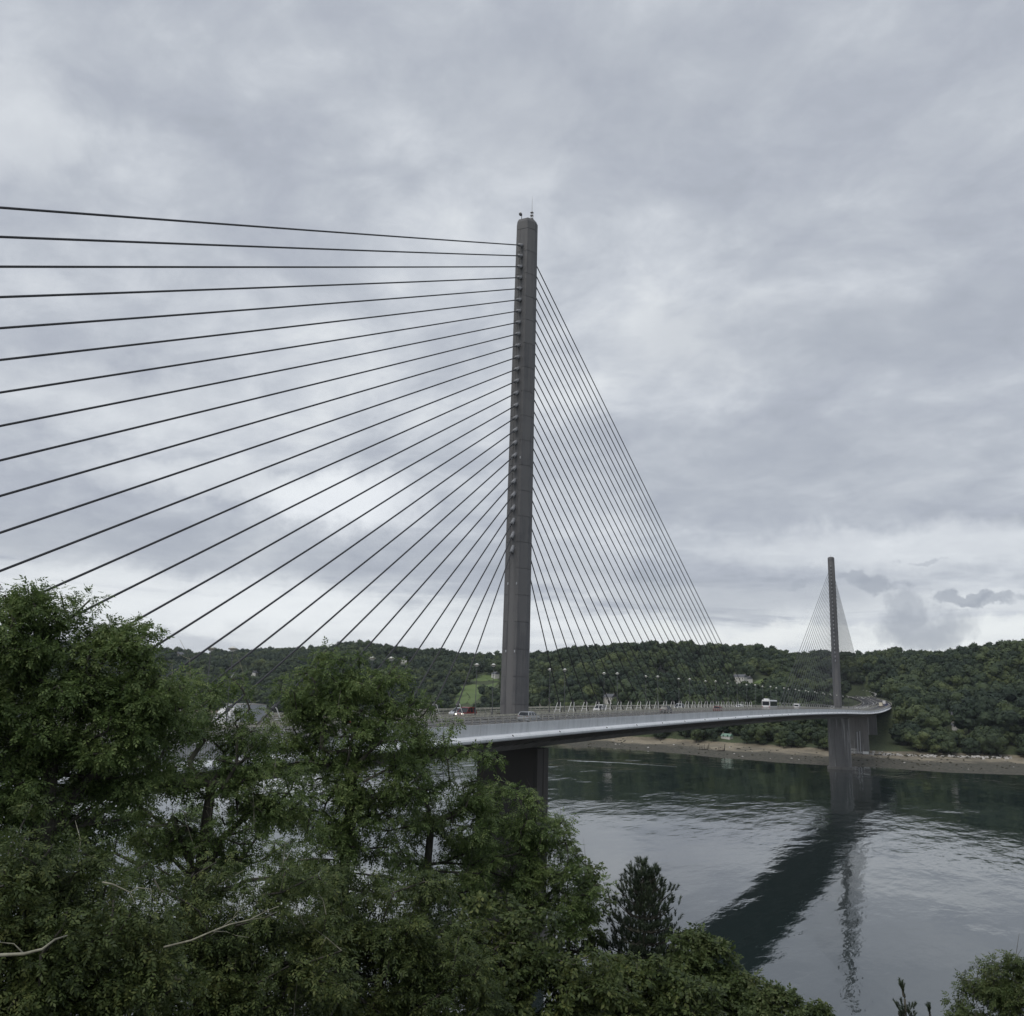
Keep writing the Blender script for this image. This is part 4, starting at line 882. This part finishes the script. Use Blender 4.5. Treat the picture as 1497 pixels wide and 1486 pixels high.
near_tree('ash_tree', 'middle ash with rounded feathery crown in front of the hidden deck', 'tree', 36, [(450, 1015, 38), (490, 1000, 42), (530, 1000, 40), (575, 1020, 36), (605, 1030, 26), (440, 1060, 42), (500, 1065, 55), (570, 1075, 50), (420, 1110, 34), (480, 1130, 48), (550, 1140, 50), (510, 1190, 45), (450, 1200, 36), (480, 968, 18), (575, 990, 18), (430, 1010, 26), (540, 1210, 46), (480, 1250, 44), (590, 1150, 40), (560, 1280, 40), (440, 1270, 36)], M_ash, (520,), per=28, dens=.95, size=.105, rt=.34, twigs=14, seed=4)
near_tree('ash_tree', 'open-crowned ash with bare twigs reaching over the white deck edge', 'tree', 39, [(640, 1085, 36), (676, 1112, 22), (615, 1120, 36), (655, 1160, 42), (600, 1180, 38), (690, 1155, 22), (630, 1220, 42), (580, 1240, 30), (690, 1210, 36), (655, 1060, 20), (600, 1085, 34), (670, 1180, 44), (600, 1290, 40), (670, 1290, 40), (640, 1330, 40), (715, 1105, 14), (690, 1250, 36)], M_ash, (615,), per=22, dens=.72, size=.115, rt=.3, twigs=22, seed=5)
near_tree('ash_tree', 'bushy ash covering the foot of the near pier', 'tree', 42, [(735, 1172, 28), (765, 1190, 30), (805, 1215, 30), (745, 1235, 44), (800, 1255, 36), (835, 1275, 26), (715, 1290, 44), (775, 1300, 44), (690, 1250, 30), (860, 1300, 24), (830, 1330, 36)], M_ash, (780,), per=26, dens=.95, size=.12, rt=.28, twigs=10, seed=6)
near_tree('elder_tree', 'loose airy tree leaning out over the water beside the near pier', 'tree', 44, [(850, 1265, 16), (870, 1290, 18), (845, 1300, 18), (880, 1320, 14), (830, 1250, 12), (850, 1340, 20), (825, 1380, 24), (865, 1370, 20)], M_lime, (815,), per=14, dens=1.1, size=.12, kind='broad', rt=.18, twigs=12, seed=7, crad=.4)
near_tree('maple_tree', 'dark maple in the lower left corner below the tall ash', 'tree', 19, [(0, 1310, 80), (90, 1330, 70), (-40, 1400, 120), (60, 1400, 100), (150, 1380, 80), (30, 1500, 120), (160, 1480, 100)], M_maple, (50,), per=34, dens=1.1, size=.082, kind='ash', rt=.25, twigs=8, seed=8, crad=.45)
near_tree('maple_tree', 'dark maple at the bottom between the pale branches and the middle trunks', 'tree', 23, [(240, 1330, 75), (320, 1340, 70), (260, 1420, 90), (360, 1420, 85), (300, 1500, 100), (430, 1330, 60), (430, 1440, 85)], M_maple, (320,), per=32, dens=1.0, size=.088, kind='ash', rt=.25, twigs=30, seed=9, crad=.45)
near_tree('maple_tree', 'dense low maple under the two middle ashes', 'tree', 27, [(500, 1330, 60), (570, 1340, 60), (480, 1400, 75), (560, 1420, 85), (640, 1400, 70), (520, 1490, 90), (640, 1490, 90), (620, 1320, 40)], M_maple, (560,), per=30, dens=1.0, size=.095, kind='ash', rt=.25, twigs=8, seed=10, crad=.45)
near_tree('maple_tree', 'dense low maple below the pier, left of the pine', 'tree', 32, [(720, 1370, 55), (790, 1390, 50), (700, 1440, 80), (790, 1460, 70), (860, 1430, 45), (870, 1490, 60)], M_maple, (770,), per=24, dens=1.0, size=.095, kind='broad', rt=.22, twigs=6, seed=11, crad=.45)
near_tree('laurel_bush', 'pale green rounded bush just right of the pine', 'bush', 43, [(1010, 1390, 28), (1045, 1410, 28), (1075, 1440, 28), (1000, 1440, 40), (1050, 1470, 45), (960, 1450, 40), (1090, 1480, 30), (1030, 1372, 12)], M_lime, (1030,), per=20, dens=1.3, size=.11, kind='broad', rt=.14, seed=12, crad=.38)
near_tree('dark_bush', 'dark bush filling the gap in front of the pine foot', 'bush', 38, [(930, 1440, 45), (1000, 1480, 50), (890, 1480, 50), (960, 1500, 50)], M_maple, (950,), per=22, dens=1.2, size=.10, kind='broad', rt=.14, seed=13, crad=.4)
near_tree('laurel_bush', 'small leafy bush top at the bottom, right of the pale green bush', 'bush', 40, [(1132, 1464, 20), (1155, 1480, 22), (1110, 1480, 24), (1140, 1500, 32)], M_lime, (1135,), per=18, dens=1.5, size=.09, kind='broad', rt=.08, seed=14, crad=.3)
near_tree('dark_bush', 'dark twiggy bush top at the bottom below the pylon reflection', 'bush', 40, [(1195, 1482, 13), (1212, 1487, 14), (1180, 1492, 14), (1205, 1504, 24)], M_maple, (1200,), per=16, dens=1.8, size=.09, kind='broad', rt=.07, seed=15, crad=.28)
near_tree('hazel_bush', 'leafy bush in the bottom right corner', 'bush', 30, [(1450, 1440, 26), (1480, 1425, 22), (1435, 1470, 28), (1500, 1450, 36), (1470, 1490, 40), (1410, 1478, 12)], M_lime, (1475,), per=20, dens=1.4, size=.075, kind='ash', rt=.09, twigs=8, seed=16, crad=.28)
# trees further down the slope, seen between the front ones
near_tree('ash_tree', 'thinner ash further down the slope, seen between the two left trees', 'tree', 50, [(200, 1230, 40), (120, 1260, 36), (330, 1290, 36), (420, 1280, 30), (60, 1270, 30), (400, 1230, 36), (370, 1190, 30), (280, 1210, 36), (460, 1300, 36), (690, 1310, 36)], M_ash, (230,), per=20, dens=.7, size=.13, rt=.3, seed=17)

# pine: whorls of limbs carrying upright needle candles
def pine(name, label, px, ptop, D, H, W, seed, nw=9, n_side=9, tuft=1., group=None):
    r = np.random.default_rng(seed); tp = at(px, ptop, D); root = np.array((tp[0], tp[1], tp[2]-H)); t = thing(name, label, 'tree', root, 0, group)
    MB().tube([(0, 0, 0), (.05, .03, H*.5), (0, 0, H*.97)], [.22*H/12, .14*H/12, .03], 8).build('trunk', M_bark, t, smooth=True)
    bm_ = MB(); P = []; A = []
    for i in range(nw):
        f = i/(nw-1); z = H*(1-.02-.62*f**1.05); L = W*(.10+.95*f**.72)
        for k in range(n_side if i else 3):
            a = 2*math.pi*(k+r.random()*.6)/n_side+i; l = L*r.uniform(.75, 1.12); up = .42 if f < .3 else .2
            pts = [np.array((0, 0, z)), np.array((math.cos(a)*l*.5, math.sin(a)*l*.5, z+l*up*.25)), np.array((math.cos(a)*l, math.sin(a)*l, z+l*up+.12))]
            bm_.tube(pts, [.045, .03, .015], 4, cap=False)
            m_ = max(2, int(l*3.2))
            for q in range(m_):
                s = (q+1)/m_; p = pts[0]*(1-s)**2+2*pts[1]*s*(1-s)+pts[2]*s*s
                for w in range(3 if s > .3 else 1):
                    off = np.array((r.normal()*.16*l*s*.8, r.normal()*.16*l*s*.8, r.uniform(-.05, .18))); P.append(p+off); A.append(unit(np.array((math.cos(a)*.45*s+r.normal()*.2, math.sin(a)*.45*s+r.normal()*.2, 1.))))
    P.append(np.array((0, 0, H*.97))); A.append(np.array((0, 0, 1.))); bm_.build('branches', M_bark, t)
    P = np.array(P); A = np.array(A); n = len(P); m_ = 46; Lc = (.26*tuft*r.uniform(.7, 1.2, n))
    p = np.repeat(P, m_, 0); a = np.repeat(A, m_, 0); lc = np.repeat(Lc, m_)[:, None]; s = r.uniform(0, 1, (n*m_, 1)); o = unit(np.cross(a, r.normal(size=(n*m_, 3)))); b0 = p+a*lc*s; dr = unit(a*1.0+o*.75); L = .12*tuft*r.uniform(.8, 1.2, (n*m_, 1)); w = unit(np.cross(dr, r.normal(size=(n*m_, 3))))*.011*tuft
    V = np.stack([b0-w, b0+w, b0+dr*L], 1).reshape(-1, 3); link('needles', np_mesh('needles', V, np.arange(len(V)).reshape(-1, 3), M_pine), t); return t
pine('pine_tree', 'dark pine with upright candle shoots standing against the water', 942, 1268, 45, 14, 2.9, 3, nw=17, n_side=12, tuft=1.3)
pine('young_spruce', 'tip of a young spruce at the bottom, right of the pylon reflection', 1322, 1449, 30, 7, .62, 4, nw=7, n_side=7, tuft=.6)
pine('young_spruce', 'tiny spruce shoot just right of the taller spruce tip', 1360, 1480, 30, 6, .3, 5, nw=5, n_side=5, tuft=.5)

# pale dead limbs among the dark maples
def dead(label, D, pts, rad, forks, seed):
    r = np.random.default_rng(seed); P = [at(x, y, D+dd) for x, y, dd in pts]; root = P[0]; t = thing('dead_branch', label, 'branch', root)
    MB().tube([p-root for p in P], np.linspace(rad, rad*.35, len(P)), 7).build('limb', M_pale, t, smooth=True)
    if forks:
        mb = MB()
        for f in forks:
            q = [at(x, y, D+r.normal()*.25)-root for x, y in f]; mb.tube(q, np.linspace(rad*.42, rad*.12, len(q)), 5)
        mb.build('twigs', M_pale, t, smooth=True)
dead('bare pale limb curving in from the lower left edge', 13.5, [(-30, 1400, 0), (0, 1397, .1), (35, 1395, 0), (62, 1388, -.1), (80, 1374, 0), (98, 1368, .2)], .027, [[(35, 1395), (20, 1380), (0, 1378)]], 1)
dead('pale forked dead branch reaching right over the dark maple', 16, [(240, 1385, .4), (280, 1375, 0), (310, 1362, 0), (335, 1352, 0), (365, 1345, 0), (390, 1332, .2), (408, 1325, .2)], .017, [[(335, 1352), (345, 1335), (362, 1320)], [(310, 1362), (330, 1362), (345, 1368), (364, 1371)], [(365, 1345), (385, 1342), (405, 1333)], [(345, 1335), (338, 1318)]], 2)
dead('pale zigzag dead twig under the leaves at left', 17, [(150, 1290, .2), (165, 1293, 0), (190, 1305, 0), (200, 1298, 0), (220, 1300, 0), (222, 1318, 0)], .014, [[(190, 1305), (198, 1322)]], 3)
dead('bare limb rising through the gap in the leftmost trees', 20, [(115, 1330, .5), (120, 1290, 0), (112, 1262, 0), (82, 1245, 0)], .04, [[(112, 1262), (118, 1230), (110, 1200)], [(120, 1290), (135, 1310)]], 4)
print('near leaf tris', NTRI)

# ---------------------------------------------------------------- thin air over the estuary
hz = MB().box((2000, 2000, 55), (24000, 24000, 196)).build('haze', [], kind='stuff')
HM = bpy.data.materials.new('haze'); HM.use_nodes = True; HM.node_tree.nodes.clear(); g = G(HM.node_tree); o_ = g.n('ShaderNodeOutputMaterial'); v_ = g.n('ShaderNodeVolumePrincipled')
v_.inputs['Color'].default_value = (.80, .88, 1, 1); v_.inputs['Density'].default_value = .00004; HM.node_tree.links.new(v_.outputs[0], o_.inputs['Volume']); hz.data.materials.append(HM)
